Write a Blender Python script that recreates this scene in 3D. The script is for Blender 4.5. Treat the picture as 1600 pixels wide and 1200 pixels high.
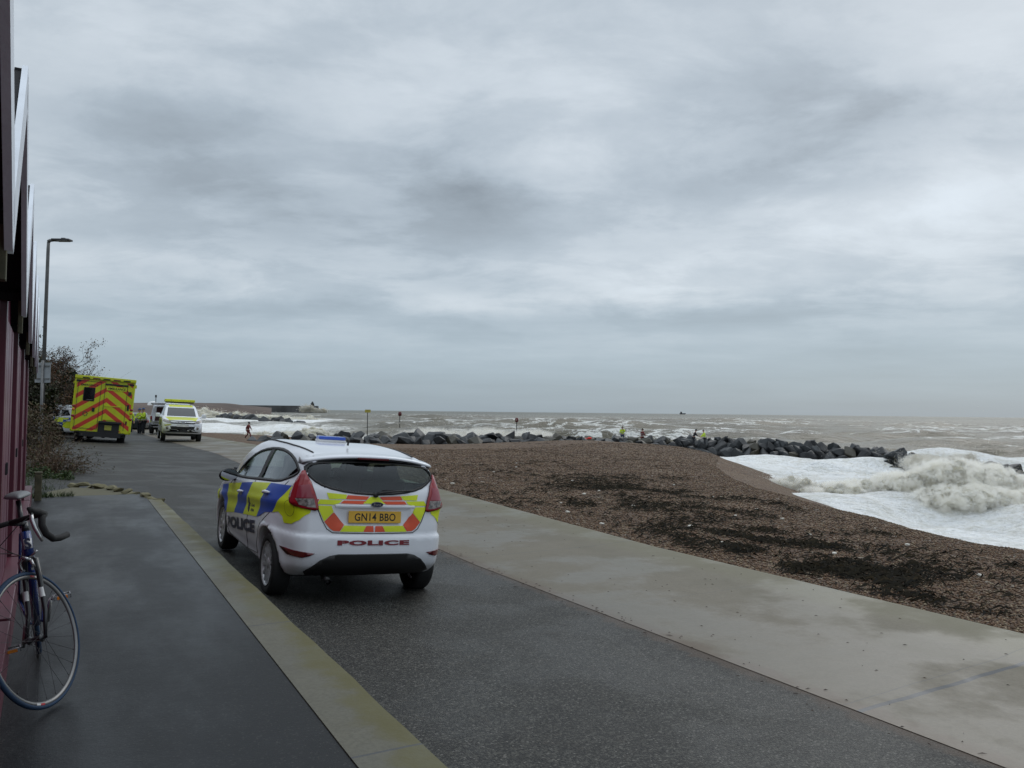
import bpy, bmesh, math, random
import numpy as np
from mathutils import Vector, Matrix
from mathutils.bvhtree import BVHTree
R = math.radians
random.seed(7); rng = np.random.default_rng(11)
for o in list(bpy.data.objects): bpy.data.objects.remove(o)
scene = bpy.context.scene; COL = scene.collection

# ---------------------------------------------------------------- camera
CZ = 1.46
cam = bpy.data.objects.new('camera', bpy.data.cameras.new('camera')); COL.objects.link(cam)
cam.data.sensor_width = 36; cam.data.lens = 28.26
cam.data.clip_start = 0.05; cam.data.clip_end = 30000
cam.matrix_world = Matrix.Translation((0, 0, CZ)) @ Matrix.Rotation(R(90 + 1.97), 4, 'X') @ Matrix.Rotation(R(0.62), 4, 'Z')
scene.camera = cam
scene.view_settings.view_transform = 'Standard'; scene.view_settings.look = 'None'
scene.view_settings.exposure = .15; scene.view_settings.gamma = 1
scene.render.engine = 'CYCLES'
scene.cycles.max_bounces = 16; scene.cycles.diffuse_bounces = 6; scene.cycles.transparent_max_bounces = 12
scene.cycles.volume_bounces = 14

# ---------------------------------------------------------------- node expressions
class E:
    def __init__(s, nt, v): s.nt = nt; s.v = v
    def _m(s, op, *a):
        n = s.nt.nodes.new('ShaderNodeMath'); n.operation = op
        for i, x in enumerate((s,) + a):
            x = x.v if isinstance(x, E) else x
            if isinstance(x, (int, float)): n.inputs[i].default_value = x
            else: s.nt.links.new(x, n.inputs[i])
        return E(s.nt, n.outputs[0])
    def __add__(s, b): return s._m('ADD', b)
    __radd__ = __add__
    def __sub__(s, b): return s._m('SUBTRACT', b)
    def __rsub__(s, b): return E(s.nt, b)._m('SUBTRACT', s)
    def __mul__(s, b): return s._m('MULTIPLY', b)
    __rmul__ = __mul__
    def __truediv__(s, b): return s._m('DIVIDE', b)
    def __neg__(s): return s * -1.0
    def abs(s): return s._m('ABSOLUTE')
    def pow(s, b): return s._m('POWER', b)
    def gt(s, b): return s._m('GREATER_THAN', b)
    def lt(s, b): return s._m('LESS_THAN', b)
    def min(s, b): return s._m('MINIMUM', b)
    def max(s, b): return s._m('MAXIMUM', b)
    def clamp(s): return s.max(0.0).min(1.0)
    def mod(s, b): return s._m('FLOORED_MODULO', b)
    def atan2(s, b): return s._m('ARCTAN2', b)
    def asin(s): return s._m('ARCSINE')
    def ss(s, a, b):
        n = s.nt.nodes.new('ShaderNodeMapRange'); n.interpolation_type = 'SMOOTHSTEP'
        s.nt.links.new(s.v, n.inputs[0]); n.inputs[1].default_value = a; n.inputs[2].default_value = b
        return E(s.nt, n.outputs[0])
    def exp_(s): return E(s.nt, 2.718281828)._m('POWER', s)
def xyz(nt, sock):
    n = nt.nodes.new('ShaderNodeSeparateXYZ'); nt.links.new(sock, n.inputs[0])
    return [E(nt, n.outputs[i]) for i in range(3)]
def comb(nt, x, y, z=0.0):
    n = nt.nodes.new('ShaderNodeCombineXYZ')
    for i, a in enumerate((x, y, z)):
        a = a.v if isinstance(a, E) else a
        if isinstance(a, (int, float)): n.inputs[i].default_value = a
        else: nt.links.new(a, n.inputs[i])
    return n.outputs[0]
def noise(nt, vec, scale, detail=4, rough=.55, dist=0.0):
    n = nt.nodes.new('ShaderNodeTexNoise'); n.inputs['Scale'].default_value = scale
    n.inputs['Detail'].default_value = detail; n.inputs['Roughness'].default_value = rough
    n.inputs['Distortion'].default_value = dist
    if vec is not None: nt.links.new(vec, n.inputs['Vector'])
    return E(nt, n.outputs['Fac'])
def voro(nt, vec, scale, out='Distance', feat='F1', rnd=1.0):
    n = nt.nodes.new('ShaderNodeTexVoronoi'); n.feature = feat; n.inputs['Scale'].default_value = scale
    n.inputs['Randomness'].default_value = rnd
    nt.links.new(vec, n.inputs['Vector'])
    return n.outputs[out]
def mixc(nt, f, a, b):
    n = nt.nodes.new('ShaderNodeMix'); n.data_type = 'RGBA'
    for k, x in ((0, f), (6, a), (7, b)):
        x = x.v if isinstance(x, E) else x
        if isinstance(x, (int, float)): n.inputs[k].default_value = x
        elif isinstance(x, (tuple, list)): n.inputs[k].default_value = (*x[:3], 1)
        else: nt.links.new(x, n.inputs[k])
    return n.outputs[2]
def ramp(nt, f, stops):
    n = nt.nodes.new('ShaderNodeValToRGB'); nt.links.new(f.v if isinstance(f, E) else f, n.inputs[0])
    el = n.color_ramp.elements
    while len(el) < len(stops): el.new(.5)
    for e, (p, c) in zip(el, stops): e.position = p; e.color = (*c, 1)
    return n.outputs[0]

# ---------------------------------------------------------------- world: overcast sky over a Nishita sky
world = bpy.data.worlds.new('World'); scene.world = world; world.use_nodes = True
nt = world.node_tree; nt.nodes.clear()
SUN_EL, SUN_AZ = R(38), R(35)
sky = nt.nodes.new('ShaderNodeTexSky'); sky.sky_type = 'NISHITA'; sky.sun_disc = False
sky.sun_elevation = SUN_EL; sky.sun_rotation = SUN_AZ
tc = nt.nodes.new('ShaderNodeTexCoord'); dx, dy, dz = xyz(nt, tc.outputs['Generated'])
el_ = dz.max(-1.0).min(1.0).asin() * 57.2958
az_ = dx.atan2(dy) * 57.2958
k = dz.max(0.0) + 0.20
cu, cv = dx / k, dy / k
pv = comb(nt, cu, cv, 0.0)
pw = comb(nt, cu * .85, cv * 1.15, 0.0)
w1 = noise(nt, pw, 1.35, 7, .56); w2 = noise(nt, pw, 3.6, 8, .64, .25); w5 = noise(nt, pw, 2.1, 8, .6, .35).ss(.42, .58)
w3 = noise(nt, comb(nt, az_ * .035, el_ * .42, 3.0), 1.0, 6, .6)    # layered streaks low down
w4 = noise(nt, comb(nt, az_ * .055, el_ * .11, 7.0), 1.3, 7, .58)
low = 1.0 - el_.ss(3.0, 17.0)
wob = (w4 - .5) * 7.0; wob2 = (w1 - .5) * 10.0
def blob(a, e, wa, we, amp, tilt=0.0):
    A_ = (az_ + wob2 - a); B_ = (el_ + wob - e) - A_ * tilt
    A_ = A_ / wa; B_ = B_ / we
    return (-(A_ * A_ + B_ * B_)).exp_() * amp
L = .535 + (w1 - .5) * .27 + (w2 - .5) * .17 * (1.0 - low) + (w4 - .5) * .18
L = L + (w3 - .5) * .26 * low + (w5 - .5) * .075 * el_.ss(2.0, 9.0)
for b in [(-24, 17, 10, 4.0, -.10, -.1), (-14, 11.5, 12, 3.0, -.08, -.05), (-4, 14, 7, 2.6, -.15, -.10), (20, 18, 16, 2.6, -.10, .10), (26, 13.0, 14, 2.6, .12, .12),
          (10, 9.5, 13, 1.8, .09, .08), (2, 24, 10, 4, .04, 0), (-20, 24, 16, 3.5, .06, 0), (-10, 7.0, 24, 1.3, -.08, 0), (14, 12, 6, 1.2, -.05, .1),
          (24, 6.0, 16, 1.3, -.06, 0), (-22, 8.8, 12, 1.5, .05, 0), (-6, 5.2, 20, .9, .03, 0), (33, 22, 9, 4, .02, 0)]:
    L = L + blob(*b)
L = L + el_.ss(28.0, 75.0) * .75
hz = 1.0 - el_.ss(-1.0, 8.5)
L = L * (1.0 - hz) + (.345 + (w3 - .5) * .10) * hz
tintc = mixc(nt, el_.ss(0.0, 13.0), (.77, .97, 1.14), (.86, 1.0, 1.13))
tintc = mixc(nt, L.ss(.40, .66), tintc, (.905, 1.0, 1.085))
cc = nt.nodes.new('ShaderNodeMix'); cc.data_type = 'RGBA'; cc.blend_type = 'MULTIPLY'; cc.inputs[0].default_value = 1
nt.links.new(tintc, cc.inputs[6]); nt.links.new(comb(nt, L, L, L), cc.inputs[7])
bgc = nt.nodes.new('ShaderNodeBackground'); nt.links.new(cc.outputs[2], bgc.inputs[0]); bgc.inputs[1].default_value = 1.0
bgs = nt.nodes.new('ShaderNodeBackground'); nt.links.new(sky.outputs[0], bgs.inputs[0]); bgs.inputs[1].default_value = .10
mx = nt.nodes.new('ShaderNodeMixShader'); mx.inputs[0].default_value = .93
nt.links.new(bgs.outputs[0], mx.inputs[1]); nt.links.new(bgc.outputs[0], mx.inputs[2])
wo = nt.nodes.new('ShaderNodeOutputWorld'); nt.links.new(mx.outputs[0], wo.inputs[0])
sun = bpy.data.objects.new('sun', bpy.data.lights.new('sun', 'SUN')); COL.objects.link(sun)
sun.data.energy = .6; sun.data.angle = R(40); sun.data.color = (1, .96, .9)
sun.rotation_euler = Vector((-math.sin(SUN_AZ) * math.cos(SUN_EL), -math.cos(SUN_AZ) * math.cos(SUN_EL), -math.sin(SUN_EL))).to_track_quat('-Z', 'Y').to_euler()

# ---------------------------------------------------------------- helpers
A = R(29.2); CA, SA = math.cos(A), math.sin(A)
def SO(s, o): return (-s * SA + o * CA, s * CA + o * SA)          # along / across the promenade -> world
def XS(x, y): return (-x * SA + y * CA, x * CA + y * SA)          # world -> (s, o)
def put(o, parent=None):
    COL.objects.link(o)
    if parent: o.parent = parent
    return o
def tag(o, label=None, cat=None, group=None, kind=None):
    if label: o['label'] = label
    if cat: o['category'] = cat
    if group: o['group'] = group
    if kind: o['kind'] = kind
    return o
def empty(name, loc=(0, 0, 0), rz=0.0, label=None, cat=None, group=None):
    o = bpy.data.objects.new(name, None); o.empty_display_size = .2; put(o)
    o.location = loc; o.rotation_euler = (0, 0, rz)
    return tag(o, label, cat, group)
def mesh_np(name, V, F, mats, parent=None, smooth=False, mi=None):
    V = np.asarray(V, np.float32); me = bpy.data.meshes.new(name)
    F = np.asarray(F, np.int32); n, k_ = F.shape
    me.vertices.add(len(V)); me.vertices.foreach_set('co', V.ravel())
    me.loops.add(n * k_); me.loops.foreach_set('vertex_index', F.ravel())
    me.polygons.add(n); me.polygons.foreach_set('loop_start', np.arange(0, n * k_, k_, dtype=np.int32))
    if smooth: me.polygons.foreach_set('use_smooth', np.ones(n, bool))
    for m in (mats if isinstance(mats, (list, tuple)) else [mats]): me.materials.append(m)
    if mi is not None: me.polygons.foreach_set('material_index', np.asarray(mi, np.int32))
    me.update(calc_edges=True)
    return put(bpy.data.objects.new(name, me), parent)
def mesh_py(name, V, F, mats, parent=None, smooth=False, mi=None):
    me = bpy.data.meshes.new(name); me.from_pydata([tuple(v) for v in V], [], [tuple(f) for f in F])
    for m in (mats if isinstance(mats, (list, tuple)) else [mats]): me.materials.append(m)
    if smooth: me.polygons.foreach_set('use_smooth', np.ones(len(me.polygons), bool))
    if mi is not None: me.polygons.foreach_set('material_index', np.asarray(mi, np.int32))
    return put(bpy.data.objects.new(name, me), parent)
class MB:
    """collects simple solids, linked as one mesh"""
    def __init__(s): s.V = []; s.F = []; s.S = []
    def add(s, V, F, sm=False):
        b = len(s.V); s.V += [tuple(v) for v in V]; s.F += [tuple(i + b for i in f) for f in F]; s.S += [sm] * len(F); return s
    def box(s, c, d, M=None, bev=0.0):
        bm = bmesh.new(); bmesh.ops.create_cube(bm, size=1)
        for v in bm.verts: v.co = Vector((v.co.x * d[0], v.co.y * d[1], v.co.z * d[2]))
        if bev: bmesh.ops.bevel(bm, geom=list(bm.edges), offset=bev, segments=2, affect='EDGES', profile=.6)
        T = Matrix.Translation(c) @ (M.to_4x4() if M else Matrix.Identity(4))
        bm.verts.ensure_lookup_table(); bm.verts.index_update()
        s.add([T @ v.co for v in bm.verts], [[v.index for v in f.verts] for f in bm.faces]); bm.free(); return s
    def tube(s, P, r, n=8, cap=True, sm=True):
        P = [Vector(p) for p in P]; r = r if isinstance(r, (list, tuple)) else [r] * len(P)
        V = []; ref = None
        for i, p in enumerate(P):
            t = (P[min(i + 1, len(P) - 1)] - P[max(i - 1, 0)]).normalized()
            if ref is None: ref = t.orthogonal().normalized()
            ref = (ref - t * ref.dot(t))
            ref = ref.normalized() if ref.length > 1e-5 else t.orthogonal().normalized()
            b = t.cross(ref)
            V += [p + (ref * math.cos(2 * math.pi * j / n) + b * math.sin(2 * math.pi * j / n)) * r[i] for j in range(n)]
        F = [(i * n + j, i * n + (j + 1) % n, (i + 1) * n + (j + 1) % n, (i + 1) * n + j) for i in range(len(P) - 1) for j in range(n)]
        if cap: F += [tuple(range(n))[::-1], tuple((len(P) - 1) * n + j for j in range(n))]
        return s.add(V, F, sm)
    def lathe(s, prof, n=32, M=None, closed=False, sm=True):
        """profile [(radius, height)] turned about local z, M places it"""
        M = M or Matrix.Identity(4); V = []
        for a in range(n):
            c, q = math.cos(2 * math.pi * a / n), math.sin(2 * math.pi * a / n)
            V += [M @ Vector((p[0] * c, p[0] * q, p[1])) for p in prof]
        m = len(prof); e = m if closed else m - 1
        F = [(a * m + i, ((a + 1) % n) * m + i, ((a + 1) % n) * m + (i + 1) % m, a * m + (i + 1) % m) for a in range(n) for i in range(e)]
        return s.add(V, F, sm)
    def prism(s, poly, d, M=None):
        """polygon in local xy extruded by d along z"""
        M = M or Matrix.Identity(4); n = len(poly)
        V = [M @ Vector((p[0], p[1], 0)) for p in poly] + [M @ Vector((p[0], p[1], d)) for p in poly]
        F = [tuple(range(n))[::-1], tuple(range(n, 2 * n))] + [(i, (i + 1) % n, n + (i + 1) % n, n + i) for i in range(n)]
        return s.add(V, F)
    def build(s, name, mat, parent=None):
        o = mesh_py(name, s.V, s.F, mat, parent); o.data.polygons.foreach_set('use_smooth', np.array(s.S, bool)); return o
def pmat(name, col, rough=.5, metal=0.0, var=.12, vs=3.0, bump=0.0, bs=40.0, spec=.5, col2=None, coat=0.0, rvar=0.0, emit=0):
    """principled with procedural colour variation and bump"""
    m = bpy.data.materials.new(name); m.use_nodes = True; nt = m.node_tree; b = nt.nodes['Principled BSDF']
    tc = nt.nodes.new('ShaderNodeTexCoord'); v = tc.outputs['Object']
    n = noise(nt, v, vs, 5, .6)
    c2 = col2 or tuple(c * (1 - 2 * var) for c in col); c1 = col if col2 else tuple(min(1, c * (1 + var)) for c in col)
    nt.links.new(mixc(nt, n.ss(.3, .7), c1, c2), b.inputs['Base Color'])
    b.inputs['Metallic'].default_value = metal; b.inputs['Roughness'].default_value = rough
    if rvar: nt.links.new((noise(nt, v, vs * 1.7, 4) - .5)._m('MULTIPLY_ADD', rvar * 2, rough).clamp().v, b.inputs['Roughness'])
    b.inputs['Specular IOR Level'].default_value = spec; b.inputs['Coat Weight'].default_value = coat; b.inputs['Coat Roughness'].default_value = .05
    if bump:
        bn = nt.nodes.new('ShaderNodeBump'); bn.inputs['Strength'].default_value = bump; bn.inputs['Distance'].default_value = .02
        nt.links.new(noise(nt, v, bs, 4, .6).v, bn.inputs['Height']); nt.links.new(bn.outputs[0], b.inputs['Normal'])
    if emit: b.inputs['Emission Color'].default_value = (*col, 1); b.inputs['Emission Strength'].default_value = emit
    return m
def newmat(name):
    m = bpy.data.materials.new(name); m.use_nodes = True; nt = m.node_tree
    tc = nt.nodes.new('ShaderNodeTexCoord')
    return m, nt, nt.nodes['Principled BSDF'], tc.outputs['Object']
def bump(nt, b, h, strength, dist, prev=None):
    bn = nt.nodes.new('ShaderNodeBump'); bn.inputs['Strength'].default_value = strength; bn.inputs['Distance'].default_value = dist
    nt.links.new(h.v if isinstance(h, E) else h, bn.inputs['Height'])
    if prev: nt.links.new(prev, bn.inputs['Normal'])
    nt.links.new(bn.outputs[0], b.inputs['Normal']); return bn.outputs[0]
def vnoise(x, y, seed=0):
    """value noise on numpy arrays, 0..1"""
    xi, yi = np.floor(x).astype(np.int64), np.floor(y).astype(np.int64); xf, yf = x - xi, y - yi
    def h(a, b):
        n = (a * 374761393 + b * 668265263 + seed * 974634777) & 0xffffffff
        n = ((n ^ (n >> 13)) * 1274126177) & 0xffffffff; return ((n ^ (n >> 16)) & 0xffff) / 65535.
    u, v = xf * xf * (3 - 2 * xf), yf * yf * (3 - 2 * yf)
    return (h(xi, yi) * (1 - u) + h(xi + 1, yi) * u) * (1 - v) + (h(xi, yi + 1) * (1 - u) + h(xi + 1, yi + 1) * u) * v
def fbm(x, y, o=4, seed=0): return sum(vnoise(x * 2 ** i, y * 2 ** i, seed + i) * .5 ** (i + 1) for i in range(o))

# ---------------------------------------------------------------- setting: levels
SEA = -3.0
def zroad(s, o):
    base = -.31 + .021 * np.clip(s - 9, 0, 19) - .012 * np.clip(s - 30, 0, 25)
    cross = -.06 * (np.clip(o, np.where(s > 17, -3, 1.4), 4.0) - 1.4) * np.clip(1 - (s - 35) / 30, 0, 1)
    return base + cross
OCs, OCo = [-20, 0, 7, 9.4, 11.7, 13.8, 18, 22.8, 32.3, 38, 65, 90, 130], [9.0, 11.0, 12.6, 13.6, 14.75, 15.85, 17.9, 21.3, 29.2, 35, 49, 42, 10]
def zbeach(s, o):
    oc = np.interp(s, OCs, OCo)
    z = -.44 - .028 * np.clip(o - 7.4, 0, 99) - .02 * np.clip(s - 40, 0, 60)
    z = z + .75 * np.exp(-((s - 50) / 11) ** 2 - ((o - 35) / 8) ** 2)
    z = z + (fbm(s * .35, o * .35, 4, 3) - .5) * .16 * np.clip((o - 7.6) / 2, 0, 1) + (fbm(s * 2.2, o * 2.2, 3, 9) - .5) * .05 * np.clip((o - 7.4) / .6, 0, 1)
    d = np.clip(o - oc + (fbm(s * .3, o * .1, 2, 5) - .5) * .3, 0, 99)
    return np.maximum(z - .22 * d * np.clip(d / 1.5, 0, 1), -5.2)
def frame(o): o.rotation_euler = (0, 0, A); return o         # object whose local x is across, y along the promenade
def strip(name, mat, s_, o_, zf, label=None):
    S, O = np.meshgrid(s_, o_, indexing='ij'); Z = zf(S, O)
    V = np.stack([O, S, Z], -1).reshape(-1, 3); a, b = S.shape
    i = np.arange(a * b).reshape(a, b); F = np.stack([i[:-1, :-1], i[:-1, 1:], i[1:, 1:], i[1:, :-1]], -1).reshape(-1, 4)
    o = frame(mesh_np(name, V, F, mat, smooth=True)); return tag(o, kind='structure')

# asphalt of the road: coarse wet chippings
m, nt, b, v = newmat('road_asphalt'); x, y, z = xyz(nt, v)
agg = E(nt, voro(nt, v, 95)); aggc = xyz(nt, voro(nt, v, 95, 'Color'))[0]; big = noise(nt, v, .5, 4, .6); pat = noise(nt, v, 2.3, 5, .65)
pat2 = noise(nt, comb(nt, x * 1.0, y * .25), 1.2, 4)
c = mixc(nt, aggc.ss(.35, 1.0), (.008, .008, .0075), (.064, .062, .053))
c = mixc(nt, (aggc.gt(.965)) * .4, c, (.19, .18, .165))
c = mixc(nt, (noise(nt, v, 6, 5, .7).ss(.58, .75)) * .45, c, (.045, .036, .026))
edge = (x + (noise(nt, v, 5.0, 6, .7) - .5) * .5 - 4.44).ss(-.06, .10) * (y.lt(16.0))
c = mixc(nt, edge * .75, c, (.06, .038, .024))
c = mixc(nt, pat2.ss(.35, .7) * .3, c, mixc(nt, .5, c, (.02, .021, .023)))
tar = (1.0 - ((y - 17.6 + (noise(nt, v, .8, 3) - .5) * .5).abs()).ss(.05, .3)) * .6
c = mixc(nt, tar, c, (.012, .012, .013))
nt.links.new(c, b.inputs['Base Color'])
wet = noise(nt, v, .9, 4, .6).ss(.42, .62)
nt.links.new((wet * -.13 + .56 + (agg - .3) * .25).clamp().v, b.inputs['Roughness'])
bump(nt, b, agg * -1.0 + pat * .15, .55, .006); ROAD = m
# smooth wet footway asphalt
m, nt, b, v = newmat('footway_asphalt'); x, y, z = xyz(nt, v)
n1 = noise(nt, comb(nt, x, y * .35), 1.1, 5, .6); n2 = noise(nt, v, 5, 5, .7); sp = xyz(nt, voro(nt, v, 130, 'Color'))[0]
c = mixc(nt, n2.ss(.3, .7), (.0085, .0095, .0108), (.0145, .0157, .0172))
c = mixc(nt, sp.gt(.95) * .35, c, (.07, .07, .065)); c = mixc(nt, n1.ss(.5, .65) * .5, c, (.009, .010, .012))
nt.links.new(c, b.inputs['Base Color'])
nt.links.new((n1.ss(.40, .62) * -.13 + .47 + (n2 - .5) * .16).clamp().v, b.inputs['Roughness'])
bump(nt, b, sp * .5 + n2 * 2.0 + n1 * 4.0, .25, .006); FOOT = m
# concrete of the promenade and kerb strip
def concrete(name, base, mossx=None, joints=(), jw=.012, kerb=False):
    m, nt, b, v = newmat(name); x, y, z = xyz(nt, v)
    n1 = noise(nt, v, .7, 5, .6); n2 = noise(nt, v, 4, 6, .65); n3 = noise(nt, v, 45, 3, .7); st = noise(nt, comb(nt, x * 1.6, y * .22), 1.3, 5, .6)
    c = mixc(nt, n1.ss(.3, .7), base, tuple(q * .78 for q in base)); c = mixc(nt, n2.ss(.45, .75) * .3, c, (base[0] * .62, base[1] * .6, base[2] * .52))
    c = mixc(nt, n3.ss(.35, .7) * .5, c, tuple(q * .5 for q in base))
    if kerb:
        c = mixc(nt, (x - 1.24 + (n2 - .5) * .35 + (n1 - .5) * .5).ss(-.06, .12) * n2.ss(.2, .45) * .98, c, (.084, .075, .020))
        c = mixc(nt, n1.ss(.52, .62) * .35, c, (.075, .078, .045))
    else:
        c = mixc(nt, (x - 6.75 + (n1 - .5) * .9).ss(-.2, .35) * .6, c, (.115, .107, .058))
        c = mixc(nt, (1.0 - ((x - 6.45 + (n1 - .5) * 1.1).abs()).ss(.05, .38)) * (n1.ss(.30, .5)) * .5, c, (.085, .075, .045))
        c = mixc(nt, (1.0 - (x - 4.66 + (n2 - .5) * .4).ss(-.08, .10)) * .75, c, (.085, .058, .038))
    jm = None
    for j in joints:
        yy, sl, wd, dk = j
        t = (y - (x - 4.6) * sl - yy + (noise(nt, v, 2.0, 3) - .5) * .05).abs().lt(wd) * dk
        jm = t if jm is None else jm.max(t)
    if jm is not None: c = mixc(nt, jm, c, (.045, .050, .058))
    nt.links.new(c, b.inputs['Base Color'])
    nt.links.new((n1.ss(.45, .60) * -.26 + .66 + (n2 - .5) * .1).clamp().v, b.inputs['Roughness'])
    h = n2 * 1.2 + n3 * .35
    if jm is not None: h = h - jm * 1.0
    bump(nt, b, h, .35, .01); return m
JO = [(3.49, .04, .022, .95), (3.62, .06, .004, .6), (9.45, .02, .006, .7), (6.5, .03, .004, .5), (12.7, .3, .006, .6)] + [(16.2 + 3.2 * i, .01, .008, .7) for i in range(14)]
CONC = concrete('promenade_concrete', (.136, .117, .082), joints=JO)
KERBM = concrete('kerb_concrete', (.118, .113, .084), joints=[(11.2, .0, .012, .95), (8.3, .0, .008, .8), (5.6, 0, .008, .8), (3.3, 0, .008, .8), (13.0, 0, .008, .7)], kerb=True)
# shingle
m, nt, b, v = newmat('shingle'); x, y, z = xyz(nt, v)
vc = voro(nt, v, 24, 'Color'); vd = E(nt, voro(nt, v, 24)); vc2 = voro(nt, v, 9, 'Color'); vd2 = E(nt, voro(nt, v, 55)); r_, g_, b_ = xyz(nt, vc)
c = ramp(nt, r_, [(0, (.024, .012, .006)), (.35, (.072, .036, .017)), (.65, (.125, .065, .031)), (.85, (.18, .11, .056)), (.97, (.28, .22, .14))])
c = mixc(nt, noise(nt, v, .35, 5, .65).ss(.38, .68) * .45, c, (.07, .037, .021))
c = mixc(nt, noise(nt, comb(nt, x, y * .5), 1.8, 6, .7).ss(.54, .68) * .62, c, (.028, .024, .017))
c = mixc(nt, xyz(nt, vc2)[1].gt(.985) * .5, c, (.35, .33, .28))
wetz = 1.0 - (z + (noise(nt, v, .6, 3) - .5) * .2).ss(-1.6, -1.0)
nt.links.new(c, b.inputs['Base Color']); b.inputs['Roughness'].default_value = .72; b.inputs['Specular IOR Level'].default_value = .3
bump(nt, b, vd * -1.0 - vd2 * .3 + noise(nt, v, 3, 4) * 1.5, .9, .035); SHING = m
for q_, k_ in ((ROAD, .26), (FOOT, .20)): q_.node_tree.nodes['Principled BSDF'].inputs['Specular IOR Level'].default_value = k_

sA = np.concatenate([np.arange(-14, 30, .5), np.arange(30, 130, 2.5)])
strip('road', ROAD, sA, np.concatenate([[-.6, .2, 1.0, 1.43], np.arange(1.9, 4.0, .4), [4.0, 4.40, 4.60]]), lambda s, o: zroad(s, o) + .008)
strip('lay_by', ROAD, np.arange(21.5, 90, 1.5), np.linspace(-3.3, -.55, 6), lambda s, o: zroad(s, o) + .004)
strip('promenade', CONC, sA, np.array([4.55, 4.8, 5.4, 6, 6.6, 7.1, 7.32, 7.36, 7.362]), lambda s, o: zroad(s, o) + .010 + .002 * (o < 7.361) - .4 * (o > 7.361) + .03 * np.clip((o - 6.6) / .7, 0, 1))
# raised footway with concrete kerb strip
kin = lambda s: np.interp(s, [-14, 3.3, 13.5, 16], [1.06, 1.09, 1.22, 1.26])
ss = np.arange(-6, 15.3, .3); V = []; F = []
for s in ss: V += [(-.5, s, 0), (.3, s, .004), (kin(s), s, 0), (kin(s), s, -.3)]
for i in range(len(ss) - 1):
    for j in range(3): a = i * 4 + j; F.append((a, a + 1, a + 5, a + 4))
V += [(-.5, 15.15, -.5), (kin(15.0), 15.15, -.5)]; n = len(ss) * 4; F.append((n - 4, n - 2, n, n + 1))
tag(frame(mesh_py('footway', V, F, FOOT, smooth=False)), kind='structure')
ss = np.concatenate([np.arange(-6, 14.2, .25)]); V = []; F = []
for s in ss:
    k_ = kin(s) + .002; ko = 1.445 + .004 * math.sin(s * 3.1) + .003 * math.sin(s * 7.7)
    V += [(k_, s, -.02), (k_, s, .006), (ko - .03, s, .004), (ko, s, -.03), (ko + .015, s, -.6)]
for i in range(len(ss) - 1):
    for j in range(4): a = i * 5 + j; F.append((a, a + 1, a + 6, a + 5))
n = len(ss) * 5; F.append((n - 5, n - 4, n - 3, n - 2, n - 1))
tag(frame(mesh_py('kerb', V, F, KERBM)), kind='structure')

# ground sheet: beach in one piece with land on the left, down under the sea
sB = np.concatenate([np.arange(-20, 40, .3), np.arange(40, 130, 1.0), np.array([135, 145, 160, 190])])
oB = np.concatenate([np.arange(7.30, 26, .18), np.arange(26, 60, .5), np.arange(60, 130, 3)])
strip('shingle_beach', SHING, sB, oB, zbeach)
GRD = pmat('earth', (.085, .075, .045), .9, col2=(.055, .062, .025), vs=2.0, bump=.6, bs=14)
def zland(s, o):
    z = zroad(s, np.minimum(o, 1.4)) - .03
    z = z + np.clip(np.where(s > 21, -3.5, -.9) - o, 0, 30) * .16 * np.clip((s - 15) / 6, 0, 1) - .6 * np.clip((15.1 - s) / .1, 0, 1)
    z = z + (fbm(s * .9, o * .9, 3, 2) - .5) * .18 * np.clip((-o - .3), 0, 1)
    return z
strip('ground', GRD, np.concatenate([np.arange(-20, 15.01, 2.5), [15.15], np.arange(15.4, 26, .4), np.arange(26, 140, 2)]), np.concatenate([np.arange(-60, -6, 3), np.arange(-6, 1.8, .3)]), zland)
# far shingle bank beyond the bay, and the base under everything out to the horizon
DARKG = pmat('seabed', (.06, .05, .04), .9)
mesh_np('seabed', [(-9000, -300, -5.6), (9000, -300, -5.6), (9000, 9000, -5.6), (-9000, 9000, -5.6)], [(0, 1, 2, 3)], DARKG)['kind'] = 'structure'
def az_pt(px, Z): return ((px - 800) / 1256 * Z, Z)
def zpy(px, py, Z): return CZ + ((634.5 + .0109 * px) - py) / 1256 * Z
FB = pmat('far_shingle', (.095, .066, .052), .9, var=.2, vs=.04)
V = []; F = []; N = 60
for i in range(N + 1):
    px = -60 + i * (425 - -60) / N; t = i / N
    Zf = 230 + 330 * t; Zb = Zf + 260
    xa, ya = az_pt(px, Zf); xb, yb = az_pt(px, Zb * .82); xc, yc = az_pt(px, Zb)
    top = zpy(px, 629.0 + .5 * t, Zb * .82) + (fbm(np.array(i * .4), np.array(0.), 3, 4) - .5) * .9
    if px > 350: top -= (px - 350) * .055
    V += [(xa, ya, SEA - .8), ((xa * .7 + xb * .3), (ya * .7 + yb * .3), SEA + (top - SEA) * .5), (xb, yb, top), (xc, yc, SEA - 1)]
for i in range(N):
    for j in range(3): a = i * 4 + j; F.append((a, a + 4, a + 5, a + 1))
tag(mesh_py('far_beach', V, F, FB, smooth=True), kind='structure')

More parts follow.
